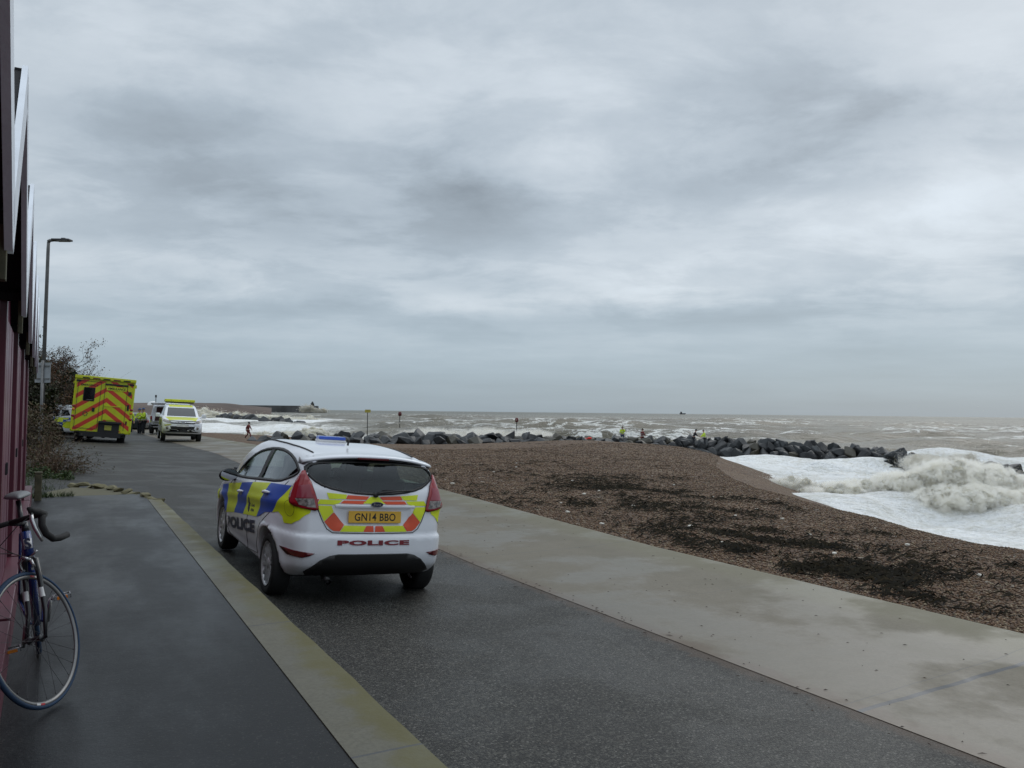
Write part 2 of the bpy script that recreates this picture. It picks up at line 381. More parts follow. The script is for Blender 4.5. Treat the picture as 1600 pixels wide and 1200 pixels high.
# ---------------------------------------------------------------- sea
rr = np.concatenate([np.linspace(14, 120, 330, endpoint=False), np.geomspace(120, 9000, 300)])
th = np.radians(np.linspace(-40, 44, 620)); RR, TH = np.meshgrid(rr, th, indexing='ij'); X, Y = RR * np.sin(TH), RR * np.cos(TH)
sp_ = np.gradient(rr)[:, None] * np.ones_like(X)
SS, OO = -X * SA + Y * CA, X * CA + Y * SA
oc = np.interp(SS, OCs, OCo); dsh = OO - oc                       # distance out from the berm crest
wr = np.random.default_rng(5); H = np.zeros_like(X); warp = (fbm(X * .02, Y * .02, 3, 21) - .5) * 14; warp2 = (fbm(X * .06, Y * .06, 3, 22) - .5) * 5
for i in range(34):
    lam = 2.2 * 1.105 ** i if i < 30 else wr.uniform(18, 38)
    a = .0115 * lam ** .95 * wr.uniform(.6, 1.2); ang = wr.normal(0.15, .42); kx, ky = math.sin(ang) * 2 * math.pi / lam, math.cos(ang) * 2 * math.pi / lam
    ph = kx * (X + warp2) + ky * (Y + warp) + wr.uniform(0, 6.3)
    q = (np.sin(ph) * .5 + .5) ** 1.8 * 2 - .85
    H += a * q * np.clip(lam / (sp_ * 3.2) - .4, 0, 1) * (.45 + 1.1 * vnoise(X / lam / 3.1, Y / lam / 2.3, i))
H *= 1.25
calm = np.clip(dsh / 18, 0, 1) * .75 + .25; H *= calm
rough_in = (fbm(X * .5, Y * .5, 4, 31) - .5) * .35 * np.clip(1 - dsh / 40, 0, 1); H += rough_in
# surf bore in front of the near groyne
lx = np.clip((X - 9) / 14, 0, 1.2); crestY = 43 - 3.5 * lx + 1.3 * np.sin(X * .35)
H += 1.15 * lx ** .7 * np.exp(-((Y - crestY) / 2.2) ** 2) * (X > 9) * (.8 + .4 * fbm(X * .4, Y * .4, 3, 8))
# water level meets the beach slope
foam = np.clip(1.25 - dsh / 34, 0, 1) * (X > -2) * (Y < 80) + np.clip(1.1 - np.abs(dsh) / 14, 0, 1)
foam = np.maximum(foam, np.clip(1 - np.abs(Y - 72 - X * .0) / 22, 0, 1) * (X > 8) * .9)
fl = np.exp(-((X + 62) / 28) ** 2 - ((Y - 175) / 45) ** 2) * 1.0 + np.exp(-((X + 95) / 40) ** 2 - ((Y - 300) / 60) ** 2) * 1.1 + np.exp(-((X + 27) / 9) ** 2 - ((Y - 118) / 10) ** 2) * .6
foam = np.clip(np.maximum(foam, fl), 0, 1)
Z = SEA + H + .35 * np.clip(1 - dsh / 16, 0, 1)
n0, n1_ = X.shape; i = np.arange(n0 * n1_).reshape(n0, n1_)
Fq = np.stack([i[:-1, :-1], i[:-1, 1:], i[1:, 1:], i[1:, :-1]], -1).reshape(-1, 4)
m, nt, b, v = newmat('sea_water'); x, y, z = xyz(nt, v)
at = nt.nodes.new('ShaderNodeAttribute'); at.attribute_name = 'foam'; fa = E(nt, at.outputs['Fac'])
at2 = nt.nodes.new('ShaderNodeAttribute'); at2.attribute_name = 'crest'; ca = E(nt, at2.outputs['Fac'])
dist = (x * x + y * y).pow(.5)
f1 = noise(nt, comb(nt, x * .6, y), .55, 7, .68, .8); f2 = noise(nt, v, 2.6, 6, .7, .6); f3 = noise(nt, comb(nt, x * .35, y), .07, 8, .72, .5); f4 = noise(nt, comb(nt, x * .3, y), .018, 8, .75, .3)
fm = (fa * 1.35 - .30 + (f1 - .5) * 1.5 + (f2 - .5) * 1.1).ss(.06, .62) * fa.ss(.02, .15)
wc = (ca * 1.0 + (f1 - .5) * 1.6 + (f2 - .5) * .6).ss(.97, 1.10)
f5 = noise(nt, comb(nt, x * .35, y), .20, 6, .7, .6); wc2 = (f5 + (f3 - .5) * .35).ss(.72, .77) * .7 * dist.ss(60.0, 200.0)
f6 = noise(nt, comb(nt, x * .18, y), .055, 8, .75, .2)
wc3 = f4.ss(.65, .69) * .6 * dist.ss(400.0, 900.0)
fm = fm.max(wc * .9).max(wc2).max(wc3)
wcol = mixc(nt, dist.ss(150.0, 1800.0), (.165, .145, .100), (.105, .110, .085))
wcol = mixc(nt, f3.ss(.35, .65) * .35, wcol, (.115, .102, .070))
wcol = mixc(nt, (f1 * .5 + f2 * .5).ss(.5, .62) * (1.0 - dist.ss(60.0, 400.0)) * .45, wcol, (.26, .24, .18))
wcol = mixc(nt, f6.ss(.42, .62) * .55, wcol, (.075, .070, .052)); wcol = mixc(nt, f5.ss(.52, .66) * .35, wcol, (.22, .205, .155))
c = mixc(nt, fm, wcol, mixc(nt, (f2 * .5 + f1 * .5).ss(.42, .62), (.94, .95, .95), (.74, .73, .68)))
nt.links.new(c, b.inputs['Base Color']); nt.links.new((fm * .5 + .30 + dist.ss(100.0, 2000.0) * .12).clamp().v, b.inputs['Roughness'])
b.inputs['Specular IOR Level'].default_value = .4
pb = bump(nt, b, noise(nt, comb(nt, x * .7, y), .9, 8, .7, .4), .7, .5)
bump(nt, b, noise(nt, comb(nt, x * .4, y), .06, 9, .75, .3), .6, 7.0, pb)
SEAM = m
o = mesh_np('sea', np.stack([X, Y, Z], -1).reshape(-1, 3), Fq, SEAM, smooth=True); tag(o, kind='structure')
at = o.data.attributes.new('foam', 'FLOAT', 'POINT'); at.data.foreach_set('value', foam.ravel().astype(np.float32))
cr = np.clip(H / (.55 * 1.5), 0, 1) ** 2 * np.clip(dsh / 20, 0, 1)
at = o.data.attributes.new('crest', 'FLOAT', 'POINT'); at.data.foreach_set('value', cr.ravel().astype(np.float32))

# ================================================================ implicit-surface bodies
def smax(a, b, k): h = np.maximum(k - np.abs(a - b), 0) / k; return np.maximum(a, b) + h * h * k * .25
def smin(a, b, k): return -smax(-a, -b, k)
def hpoly(P, k=.05):
    """smooth convex polygon distance, points counter-clockwise in (y, z)"""
    E_ = []
    for (y0, z0), (y1, z1) in zip(P, P[1:] + P[:1]):
        l = math.hypot(y1 - y0, z1 - z0); E_.append(((z1 - z0) / l, -(y1 - y0) / l, y0, z0))
    def f(y, z):
        d = None
        for ny, nz, y0, z0 in E_:
            e = (y - y0) * ny + (z - z0) * nz; d = e if d is None else smax(d, e, k)
        return d
    return f
def surface(Fn, lo, hi, h):
    ax = [np.arange(lo[i], hi[i] + h, h) for i in range(3)]
    G = np.meshgrid(*ax, indexing='ij'); D = Fn(*G); S = D < 0; n = np.array(D.shape)
    acc = np.zeros((*(n - 1), 3)); cnt = np.zeros(n - 1); quads = []
    for a in range(3):
        sl0 = [slice(None)] * 3; sl1 = [slice(None)] * 3; sl0[a] = slice(0, -1); sl1[a] = slice(1, None)
        C_ = S[tuple(sl0)] != S[tuple(sl1)]; I = np.argwhere(C_)
        b, c = (a + 1) % 3, (a + 2) % 3
        I = I[(I[:, b] > 0) & (I[:, c] > 0) & (I[:, b] < n[b] - 1) & (I[:, c] < n[c] - 1)]
        J = I.copy(); J[:, a] += 1; d0 = D[tuple(I.T)]; d1 = D[tuple(J.T)]; t = d0 / (d0 - d1)
        P = I.astype(float); P[:, a] += t; q = []
        for db, dc in ((0, 0), (-1, 0), (-1, -1), (0, -1)):
            K = I.copy(); K[:, b] += db; K[:, c] += dc; q.append(K)
            np.add.at(acc, tuple(K.T), P); np.add.at(cnt, tuple(K.T), 1)
        q = np.stack(q, 1); fl = S[tuple(I.T)]; q[~fl] = q[~fl][:, ::-1]; quads.append(q)
    vid = -np.ones(n - 1, int); M = cnt > 0; vid[M] = np.arange(M.sum())
    V = acc[M] / cnt[M][:, None] * h + np.array(lo)
    F = np.concatenate([vid[tuple(np.moveaxis(q, 2, 0))] for q in quads])
    e = h * .15
    for _ in range(4):
        d = Fn(*V.T); g = np.stack([(Fn(*(V + e * np.eye(3)[i]).T) - Fn(*(V - e * np.eye(3)[i]).T)) / (2 * e) for i in range(3)], 1)
        st = -(d / np.maximum((g * g).sum(1), .2))[:, None] * g; L_ = np.linalg.norm(st, axis=1, keepdims=True); V = V + st * np.minimum(1, h * .4 / np.maximum(L_, 1e-9))
    return V, F
def in_poly(P, x, y):
    P = np.asarray(P); r = np.zeros(len(x), bool); j = len(P) - 1
    for i in range(len(P)):
        c = ((P[i, 1] > y) != (P[j, 1] > y)) & (x < (P[j, 0] - P[i, 0]) * (y - P[i, 1]) / (P[j, 1] - P[i, 1] + 1e-12) + P[i, 0]); r ^= c; j = i
    return r
def shrink(P, d):
    """inset (d>0) or outset a counter- or clockwise polygon"""
    P = [Vector((p[0], p[1])) for p in P]; n = len(P); ar = sum(P[i].x * P[(i + 1) % n].y - P[(i + 1) % n].x * P[i].y for i in range(n)); s = 1 if ar > 0 else -1; out = []
    for i in range(n):
        a = (P[i] - P[i - 1]).normalized(); b = (P[(i + 1) % n] - P[i]).normalized()
        na = Vector((-a.y, a.x)) * s; nb = Vector((-b.y, b.x)) * s; m_ = na + nb
        m_ = m_ / max(m_.length_squared, .5) * 2 if m_.length > 1e-6 else na
        out.append(tuple(P[i] + m_ * d * .5 * (2 if False else 1)))
    return out
def smoothpoly(P, it=2):
    for _ in range(it):
        Q = []
        for a, b in zip(P, P[1:] + P[:1]): Q += [(a[0] * .75 + b[0] * .25, a[1] * .75 + b[1] * .25), (a[0] * .25 + b[0] * .75, a[1] * .25 + b[1] * .75)]
        P = Q
    return P
def clip_axis(P, ax, lo, hi):
    for s, lim in ((1, lo), (-1, -hi)):
        Q = []
        for i in range(len(P)):
            a, b = P[i - 1], P[i]; da, db = a[ax] * s - lim, b[ax] * s - lim
            if (da >= 0) != (db >= 0): t = da / (da - db); Q.append((a[0] + (b[0] - a[0]) * t, a[1] + (b[1] - a[1]) * t))
            if db >= 0: Q.append(b)
        P = Q
        if len(P) < 3: return []
    return P
class Proj:
    """lays flat drawings onto a body: drawing plane (origin O, right U, up W), thrown along D"""
    def __init__(s, V, F, dep=2.3): s.dep = dep; s.bvh = BVHTree.FromPolygons([tuple(v) for v in V], [tuple(f) for f in F])
    def pt(s, fr, u, w, off):
        O, U, W, D = fr; p = O + U * u + W * w
        h = s.bvh.ray_cast(p, D)
        if h[0] is None or h[3] > 6.0:
            h = s.bvh.find_nearest(p + D * s.dep)
        nrm = h[1] if h[1].dot(D) < 0 else -h[1]
        return h[0] + nrm * off
    def patch(s, fr, P, off=.004, step=.06):
        P = [tuple(p) for p in P]; V = []; F = []; idx = {}
        us = [p[0] for p in P]; u0 = min(us)
        while u0 < max(us):
            c = clip_axis(P, 0, u0, u0 + step)
            if c:
                ws = [p[1] for p in c]; w0 = min(ws); w0 = math.floor(w0 / step) * step
                while w0 < max(ws):
                    d = clip_axis(c, 1, w0, w0 + step)
                    if len(d) > 2:
                        f = []
                        for q in d:
                            key = (round(q[0] * 2000), round(q[1] * 2000))
                            if key not in idx: idx[key] = len(V); V.append(s.pt(fr, q[0], q[1], off))
                            if idx[key] not in f: f.append(idx[key])
                        if len(f) > 2: F.append(f)
                    w0 += step
            u0 += step
        return V, F
    def ring(s, fr, P, w, off=.005):
        Q = shrink(P, w); V = []; n = len(P)
        for p, q in zip(P, Q): V += [s.pt(fr, p[0], p[1], off), s.pt(fr, q[0], q[1], off)]
        return V, [(2 * i, 2 * ((i + 1) % n), 2 * ((i + 1) % n) + 1, 2 * i + 1) for i in range(n)]
    def line(s, fr, P, r=.004, off=.001, n=10):
        Q = []
        for a, b in zip(P, P[1:]):
            k = max(2, int(math.hypot(a[0] - b[0], a[1] - b[1]) / .04))
            Q += [s.pt(fr, a[0] + (b[0] - a[0]) * i / k, a[1] + (b[1] - a[1]) * i / k, off) for i in range(k + (1 if b == P[-1] else 0))]
        return MB().tube(Q, r, 5)
def mirror_fr(fr): m_ = Matrix.Diagonal((-1, 1, 1)); return tuple(m_ @ q for q in fr)
def overlay(name, VF, mat, parent, thick=0.0, smooth=True, outward=None):
    V, F = VF
    if outward is not None:
        G = []
        for f in F:
            a, b, c = (Vector(V[f[i]]) for i in (0, 1, -1)); n_ = (b - a).cross(c - a); G.append(f if n_.dot(outward) < 0 else list(f)[::-1])
        F = G
    o = mesh_py(name, V, F, mat, parent, smooth)
    if thick: md = o.modifiers.new('s', 'SOLIDIFY'); md.thickness = thick; md.offset = 0
    return o
_txt = {}
def text_polys(txt, w, h, bold=0.0, spacing=1.0):
    """flat lettering as (verts, faces), fitted to w x h, centred"""
    key = (txt, bold, spacing)
    if key not in _txt:
        cu = bpy.data.curves.new('t', 'FONT'); cu.body = txt; cu.offset = bold; cu.space_character = spacing; cu.resolution_u = 3
        o = bpy.data.objects.new('t', cu); COL.objects.link(o); dg = bpy.context.evaluated_depsgraph_get(); me = bpy.data.meshes.new_from_object(o.evaluated_get(dg))
        bm = bmesh.new(); bm.from_mesh(me); bmesh.ops.remove_doubles(bm, verts=bm.verts, dist=1e-5); V = [tuple(v.co)[:2] for v in bm.verts]; F = [[v.index for v in f.verts] for f in bm.faces]; bm.free()
        bpy.data.objects.remove(o); _txt[key] = (V, F)
    V, F = _txt[key]; a = np.array(V); lo, hi = a.min(0), a.max(0)
    a = (a - (lo + hi) / 2) / (hi - lo) * np.array([w, h]); return a, F
def text_on(pr, fr, txt, u, w, W_, H_, off=.006, bold=.02, slope=0.0, spacing=1.0):
    a, F = text_polys(txt, W_, H_, bold, spacing)
    return [pr.pt(fr, u + p[0], w + p[1] + p[0] * slope, off) for p in a], F
def flat_text(name, txt, M, W_, H_, mat, parent, bold=.02, spacing=1.0):
    a, F = text_polys(txt, W_, H_, bold, spacing); return mesh_py(name, [M @ Vector((p[0], p[1], 0)) for p in a], F, mat, parent)

# ---------------------------------------------------------------- paints
WHITE = pmat('white_paint', (.74, .76, .81), .26, var=.02, coat=.6)
BLACKP = pmat('black_plastic', (.012, .012, .013), .55, var=.1)
RUB = pmat('rubber', (.014, .014, .015), .75, var=.15)
ALLOY = pmat('alloy', (.55, .56, .58), .35, .45, var=.05)
STEEL = pmat('dark_steel', (.05, .05, .055), .5, .6)
YEL = pmat('fluorescent_yellow', (.66, .76, .012), .4, var=.03)
YELD = pmat('deep_yellow', (.56, .60, .012), .38, var=.04, coat=.2)
BLUE = pmat('livery_blue', (.012, .07, .42), .4, var=.04)
NAVY = pmat('navy_lettering', (.012, .016, .055), .4, var=.03)
REDP = pmat('reflective_orange_red', (.68, .085, .028), .4, var=.05)
REDL = pmat('dark_red_lettering', (.20, .012, .022), .4)
TAILR = pmat('red_lens', (.27, .004, .012), .15, var=.05, coat=.35)
TAILD = pmat('pale_red_lens', (.26, .03, .05), .15, var=.05, coat=.3)
CLEARL = pmat('clear_lens', (.22, .19, .18), .15, var=.4, vs=30, coat=.6)
DRED = pmat('dark_reflector', (.11, .004, .01), .2, var=.05, coat=.5)
PLATEY = pmat('plate_yellow', (.72, .42, .04), .4, var=.03)
CHROME = pmat('chrome', (.6, .6, .62), .12, 1.0)
LBLUE = pmat('blue_lamp_lens', (.012, .07, .42), .15, var=.05, coat=.6)
SEATM = pmat('seat_cloth', (.03, .032, .036), .85)
CREAM = pmat('cream_lining', (.20, .20, .18), .8)
MIRG = pmat('mirror_glass', (.55, .6, .62), .03, 1.0)
ORANGE = pmat('amber_lens', (.7, .22, .02), .25)
def glassmat(name, tr, t=.55):
    m = bpy.data.materials.new(name); m.use_nodes = True; nt = m.node_tree; nt.nodes.remove(nt.nodes['Principled BSDF']); out = nt.nodes['Material Output']
    T = nt.nodes.new('ShaderNodeBsdfTransparent'); T.inputs[0].default_value = (*tr, 1)
    Gl = nt.nodes.new('ShaderNodeBsdfGlossy'); Gl.inputs['Roughness'].default_value = .02; Gl.inputs[0].default_value = (.9, .95, 1, 1)
    fr = nt.nodes.new('ShaderNodeFresnel'); fr.inputs[0].default_value = 1.52; mx = nt.nodes.new('ShaderNodeMixShader')
    gg = nt.nodes.new('ShaderNodeNewGeometry'); io = E(nt, gg.outputs['Backfacing']) * (1 / 1.52 - 1.52) + 1.52; nt.links.new(io.v, fr.inputs[0]); f = E(nt, fr.outputs[0]) * 1.0 + .01; nt.links.new(f.clamp().v, mx.inputs[0]); nt.links.new(T.outputs[0], mx.inputs[1]); nt.links.new(Gl.outputs[0], mx.inputs[2]); nt.links.new(mx.outputs[0], out.inputs[0]); return m
GLASS = glassmat('car_glass', (.42, .50, .46)); GLASSR = glassmat('privacy_glass', (.68, .78, .74))

VX, VY, VZ = Vector((1, 0, 0)), Vector((0, 1, 0)), Vector((0, 0, 1))
FR_L = (Vector((-3, 0, 0)), VY, VZ, VX)              # left side: drawing u = y (forward), w = z
FR_R = mirror_fr(FR_L)
FR_B = (Vector((0, -3, 0)), VX, VZ, VY)              # rear: u = x, w = z
def FR_Fn(y): return (Vector((0, y, 0)), VX, VZ, -VY)

def wheel(parent, x, y, zc, r, w, spokes, side, steer=0.0, detail=True, mat=None):
    """tyre with rim on the outer face; side -1 left, +1 right"""
    T = Matrix.Translation((x, y, zc)) @ Matrix.Rotation(steer, 4, 'Z') @ Matrix.Rotation(R(90) * side, 4, 'Y')
    n = 40 if detail else 24; h = w / 2; ri = r * .70
    wp = bpy.data.objects.new('wheel', None); put(wp, parent)
    MB().lathe([(ri, -h), (r * .93, -h * .98), (r * .985, -h * .75), (r, -h * .35), (r, h * .35), (r * .985, h * .75), (r * .93, h * .98), (ri + .015, h * .92), (ri, h * .75)], n, T).build('tyre', RUB, wp)
    rb = MB(); rb.lathe([(ri + .004, h * .95), (ri - .012, h * .9), (ri - .02, h * .55), (ri - .02, -h * .5)], n, T)
    for i in range(spokes):
        a = 2 * math.pi * i / spokes; Ms = T @ Matrix.Rotation(a, 4, 'Z')
        rb.add([Ms @ Vector(p) for p in [(.03, -.022, h * .72), (.03, .022, h * .72), (ri - .015, .011, h * .84), (ri - .015, -.011, h * .84), (.03, -.022, h * .45), (.03, .022, h * .45), (ri - .015, .011, h * .5), (ri - .015, -.011, h * .5)]],
               [(0, 1, 2, 3), (4, 7, 6, 5), (0, 4, 5, 1), (3, 2, 6, 7), (1, 5, 6, 2), (0, 3, 7, 4)])
    rb.lathe([(0.001, h * .80), (.05, h * .78), (.062, h * .6), (.062, h * .3)], 16, T)
    rb.build('rim', mat or ALLOY, wp)
    MB().lathe([(.001, h * .2), (ri - .03, h * .2), (ri - .03, -h * .2)], 24, T).build('brake_disc', STEEL, wp)
    return wp
def shell(name, Fn, lo, hi, h, mats, parent, cuts=(), dark=None, smooth=True):
    """body mesh; cuts = [(axis, test, poly)] window openings; returns object, projector"""
    V, F = surface(Fn, lo, hi, h); pr = Proj(V, F); C_ = V[F].mean(1)
    nx = np.cross(V[F[:, 1]] - V[F[:, 0]], V[F[:, 2]] - V[F[:, 0]]); nx /= np.linalg.norm(nx, axis=1, keepdims=True) + 1e-9
    keep = np.ones(len(F), bool)
    for kind, P in cuts:
        P = shrink(P, h * .55)
        if kind == 'side': keep &= ~(in_poly(P, C_[:, 1], C_[:, 2]) & (np.abs(nx[:, 0]) > .35))
        if kind == 'rear': keep &= ~(in_poly(P, C_[:, 0], C_[:, 2]) & (nx[:, 1] < -.25))
        if kind == 'front': keep &= ~(in_poly(P, C_[:, 0], C_[:, 2]) & (nx[:, 1] > .2))
    mi = np.zeros(len(F), int)
    if dark is not None: mi[dark(C_[:, 0], C_[:, 1], C_[:, 2], nx)] = 1
    o = mesh_np(name, V, F[keep], mats, parent, smooth, mi[keep]); return o, pr

def car_fn(pl, pg, WL, WG, ar, rw, archr=.365, rb=.10, fb=.20, extra=None, zw=.30, kl=.09, kg=.08, flare=.012):
    fl, fg = hpoly(pl, .06), hpoly(pg, .06); y_f = max(p[0] for p in pl)
    def Fn(x, y, z):
        a = np.sqrt(x * x + 4e-4)
        yl = y - rb * (a / .78) ** 2.6 * np.clip((.45 - y) / .8, 0, 1) + fb * (a / .8) ** 2.8 * np.clip((y - y_f + 1.1) / .8, 0, 1)
        tap = 1 - .17 * np.clip((.22 - y) / .8, 0, 1.3) ** 2 - .05 * np.clip((y - y_f + .9) / .9, 0, 1) ** 2
        tg = 1 - .09 * np.clip((.5 - y) / 1.1, 0, 1.3) ** 2 - .10 * np.clip((y - ar[1] + 1.1) / 1.1, 0, 1) ** 1.5
        w_ = np.interp(z, *WL) * tap
        for yc in ar:
            r_ = np.hypot(y - yc, z - zw); w_ = w_ + flare * np.exp(-((r_ - archr - .03) / .06) ** 2)
        lo_ = smax(fl(yl, z), a - w_, kl); gr = smax(fg(yl, z), a - np.interp(z, *WG) * tg, kg)
        d = smin(lo_, gr, .05)
        if extra: d = extra(d, a, y, z, yl)
        for yc in ar: d = smax(d, -smax(np.hypot(y - yc, z - zw) - archr, .50 - a, .03), .018)
        return d
    return Fn
# ---------------------------------------------------------------- the police hatchback in the foreground
def police_hatchback():
    root = empty('police_car', (0, 0, 0), 0, 'white police hatchback with red and yellow chevron tailgate parked beside the kerb in the foreground', 'police car')
    PL = [(-.48, .25), (3.12, .20), (3.29, .34), (3.30, .58), (3.02, .80), (2.55, .93), (2.2, .985), (-.40, 1.14), (-.60, 1.10), (-.655, .90), (-.70, .64), (-.70, .44), (-.63, .33)]
    PG = [(-.62, .85), (2.80, .85), (2.72, .95), (1.92, 1.345), (1.62, 1.43), (1.15, 1.478), (.6, 1.478), (.1, 1.452), (-.38, 1.395), (-.47, 1.355), (-.60, 1.08)]
    WL = ([.18, .28, .40, .60, .72, .86, .96, 1.06, 1.2], [.78, .825, .838, .858, .852, .850, .838, .800, .74])
    WG = ([.85, .98, 1.12, 1.28, 1.38, 1.44, 1.5], [.825, .80, .762, .695, .640, .585, .50])
    def extra(d, a, y, z, yl):
        # lower character line rising to the back, plate recess, bumper ledge and undercut
        zl = .70 + (2.3 - y) * .085
        d = d - .010 * np.exp(-((z - zl - .015) / .03) ** 2) * np.clip((a - .6) / .2, 0, 1) + .008 * np.exp(-((z - zl + .07) / .05) ** 2) * np.clip((a - .6) / .2, 0, 1)
        d = d + .012 * np.exp(-((z - .33) / .05) ** 2) * np.clip((y) / .3, 0, 1) * np.clip((2.3 - y) / .3, 0, 1)
        bx = np.maximum(np.maximum(a - .39, np.abs(z - .853) - .088), yl + .60)
        d = smax(d, -np.maximum(bx, -(yl + .60) - .30) * .7, .02) if False else smax(d, -smax(smax(a - .36 + (z - .85) * -.15, np.abs(z - .853) - .080, .02), yl + .640 + (z - .85) * -.25, .01), .02)
        ledge = np.clip((.35 - y) / .3, 0, 1) * np.clip(1 - (z - .655) / .03, 0, 1) * np.clip((z - .30) / .08, 0, 1)
        d = d - .022 * ledge
        return d
    Fn = car_fn(PL, PG, WL, WG, (0, 2.489), None, .352, extra=extra, zw=.302)
    # window outlines (y, z) and (x, z)
    SIDE = [(2.18, .955), (1.86, 1.135), (1.42, 1.300), (1.05, 1.365), (.62, 1.392), (.22, 1.378), (-.10, 1.328), (-.30, 1.262), (-.37, 1.235), (-.31, 1.190), (-.16, 1.140), (.02, 1.092), (.6, 1.052), (1.4, .990)]
    REARW = [(-.585, 1.335), (-.665, 1.262), (-.60, 1.175), (-.48, 1.105), (-.25, 1.062), (0, 1.050), (.25, 1.062), (.48, 1.105), (.60, 1.175), (.665, 1.262), (.585, 1.335), (.3, 1.358), (0, 1.366), (-.3, 1.358)]
    WIND = [(-.62, 1.02), (.62, 1.02), (.58, 1.30), (0, 1.345), (-.58, 1.30)]
    dark = lambda x, y, z, n: ((np.minimum(np.hypot(y, z - .302), np.hypot(y - 2.489, z - .302)) < .347) & (np.abs(x) < .9)) | (z < .225) | (n[:, 2] < -.93) & (z < .5)
    body, pr = shell('body', Fn, (-.98, -.85, .1), (.98, 3.42, 1.6), .024, [WHITE, BLACKP], root, [('side', SIDE), ('rear', REARW), ('front', WIND)], dark)
    for fr, nm in ((FR_L, 'L'), (FR_R, 'R')):
        S2 = smoothpoly(SIDE, 1)
        overlay('side_window', pr.patch(fr, shrink(S2, .018), -.004, .10), GLASS, root, outward=fr[3])
        overlay('window_seal', pr.ring(fr, shrink(S2, -.012), .052, .004), BLACKP, root, .006)
        overlay('window_pillar', pr.patch(fr, [(.93, 1.375), (.80, 1.38), (.70, 1.045), (.84, 1.035)], .005, .08), BLACKP, root)
        MB().box((0, 0, 0), (.01, .01, .01))
    overlay('rear_window', pr.patch(FR_B, shrink(REARW, .02), -.002, .08), GLASSR, root, outward=VY)
    overlay('window_seal', pr.ring(FR_B, shrink(smoothpoly(REARW, 1), -.006), .045, .003), BLACKP, root, .004)
    overlay('windscreen', pr.patch(FR_Fn(4.2), shrink(WIND, .02), -.002, .1), GLASS, root, outward=-VY)
    overlay('window_seal', pr.ring(FR_Fn(4.2), shrink(WIND, -.01), .05, .003), BLACKP, root, .004)
    # side livery
    side = [(YEL, [(2.86, .60), (2.80, .71), (2.66, .74), (2.60, .60)]), (BLUE, [(2.52, .80), (2.14, .85), (2.11, .525), (2.36, .50), (2.46, .68)]),
            (YEL, [(1.97, .875), (1.42, .935), (1.64, .572), (2.11, .512), (2.14, .85)]), (BLUE, [(1.42, .935), (.91, .995), (1.14, .623), (1.64, .572)]),
            (YEL, [(.91, .995), (.22, 1.060), (.487, .685), (1.14, .623)]), (BLUE, [(.22, 1.060), (-.36, 1.095), (-.061, .806), (.17, .775), (.34, .715), (.487, .685)]),
            (YEL, [(-.36, 1.095), (-.47, 1.10), (-.585, .98), (-.595, .87), (-.56, .80), (-.48, .755), (-.35, .745), (-.30, .80), (-.20, .83), (-.061, .806)])]
    for fr in (FR_L, FR_R):
        for mt, P in side: overlay('livery_panel', pr.patch(fr, P, .0045, .025), mt, root)
        sgn = 1
        v = text_on(pr, fr, 'POLICE', 1.335, .487, -1.62 if fr is FR_L else 1.62, .135, .005, .06, -.108 if True else 0, 1.05)
        if fr is FR_L: v = text_on(pr, fr, 'POLICE', 1.335, .487, -1.62, .135, .005, .06, -.108, 1.05)
        overlay('police_lettering', v, NAVY, root, 0, False)
        if fr is FR_L:
            horse = [(.90, .68), (.95, .70), (.965, .74), (.945, .76), (.972, .785), (.955, .80), (.935, .79), (.93, .825), (.90, .84), (.872, .825), (.885, .80), (.865, .775), (.85, .78), (.855, .75), (.875, .74), (.862, .71), (.872, .68)]
            overlay('crest', pr.patch(fr, horse, .006, .05), NAVY, root)
            for t, dz in (('Kent', .772), ('Police', .722)): overlay('crest_lettering', text_on(pr, fr, t, .72, dz, -.15, .034, .006, .03, -.1), NAVY, root, 0, False)
            cap = [(-.425 + .088 * math.cos(a), .893 + .075 * math.sin(a)) for a in np.linspace(0, 2 * math.pi, 28, endpoint=False)]
            overlay('fuel_flap', pr.ring(fr, cap, .007, .005), STEEL, root)
        # door gaps, sill and handles
        gp = pr.line(fr, [(1.87, .95), (2.06, .86), (2.13, .60), (2.12, .36), (2.0, .285), (.95, .285), (.93, .60), (.86, 1.02)], .0035)
        g2 = pr.line(fr, [(.93, .285), (.44, .32), (.36, .52), (.24, .66), (.02, .79), (-.08, .96), (-.22, 1.13)], .0035); gp.add(g2.V, g2.F)
        gp.build('door_gap', BLACKP, root)
        for hy, hz in ((1.36, .845), (.20, .965)):
            P = [pr.pt(fr, hy + .10 * t, hz - .010 * t, .030 * (1 - t * t) + .004) for t in np.linspace(-1, 1, 9)]
            hd = MB().tube(P, [.010, .014, .017, .018, .018, .018, .017, .014, .010], 8).build('door_handle', WHITE, root)
            cup = [(hy + .075 * math.cos(a), hz + .042 * math.sin(a)) for a in np.linspace(0, 2 * math.pi, 20, endpoint=False)]
            overlay('handle_recess', pr.patch(fr, cup, .004, .05), pmat('recess_grey', (.30, .31, .33), .35), hd)
    # roof strips, spoiler and brake light
    FT = (Vector((0, 0, 3)), VX, VY, -VZ)
    for sx in (-1, 1): pr.line(FT, [(sx * .555, 1.55), (sx * .565, 1.0), (sx * .560, .4), (sx * .52, -.20)], .009, .003).build('roof_strip', BLACKP, root)
    sp = []; F = []
    xs = np.linspace(-.66, .66, 23)
    for x_ in xs:
        t = abs(x_) / .66; zt = 1.418 - .070 * t ** 2.4; yb = -.485 + .10 * t ** 2.2
        sp += [(x_, yb + .16, zt + .018), (x_, yb + .03, zt + .002), (x_, yb - .008, zt - .014), (x_, yb, zt - .028), (x_, yb + .06, zt - .040), (x_, yb + .18, zt - .045)]
    for i in range(len(xs) - 1):
        for j in range(6): a = i * 6 + j; b_ = i * 6 + (j + 1) % 6; F.append((a, b_, b_ + 6, a + 6))
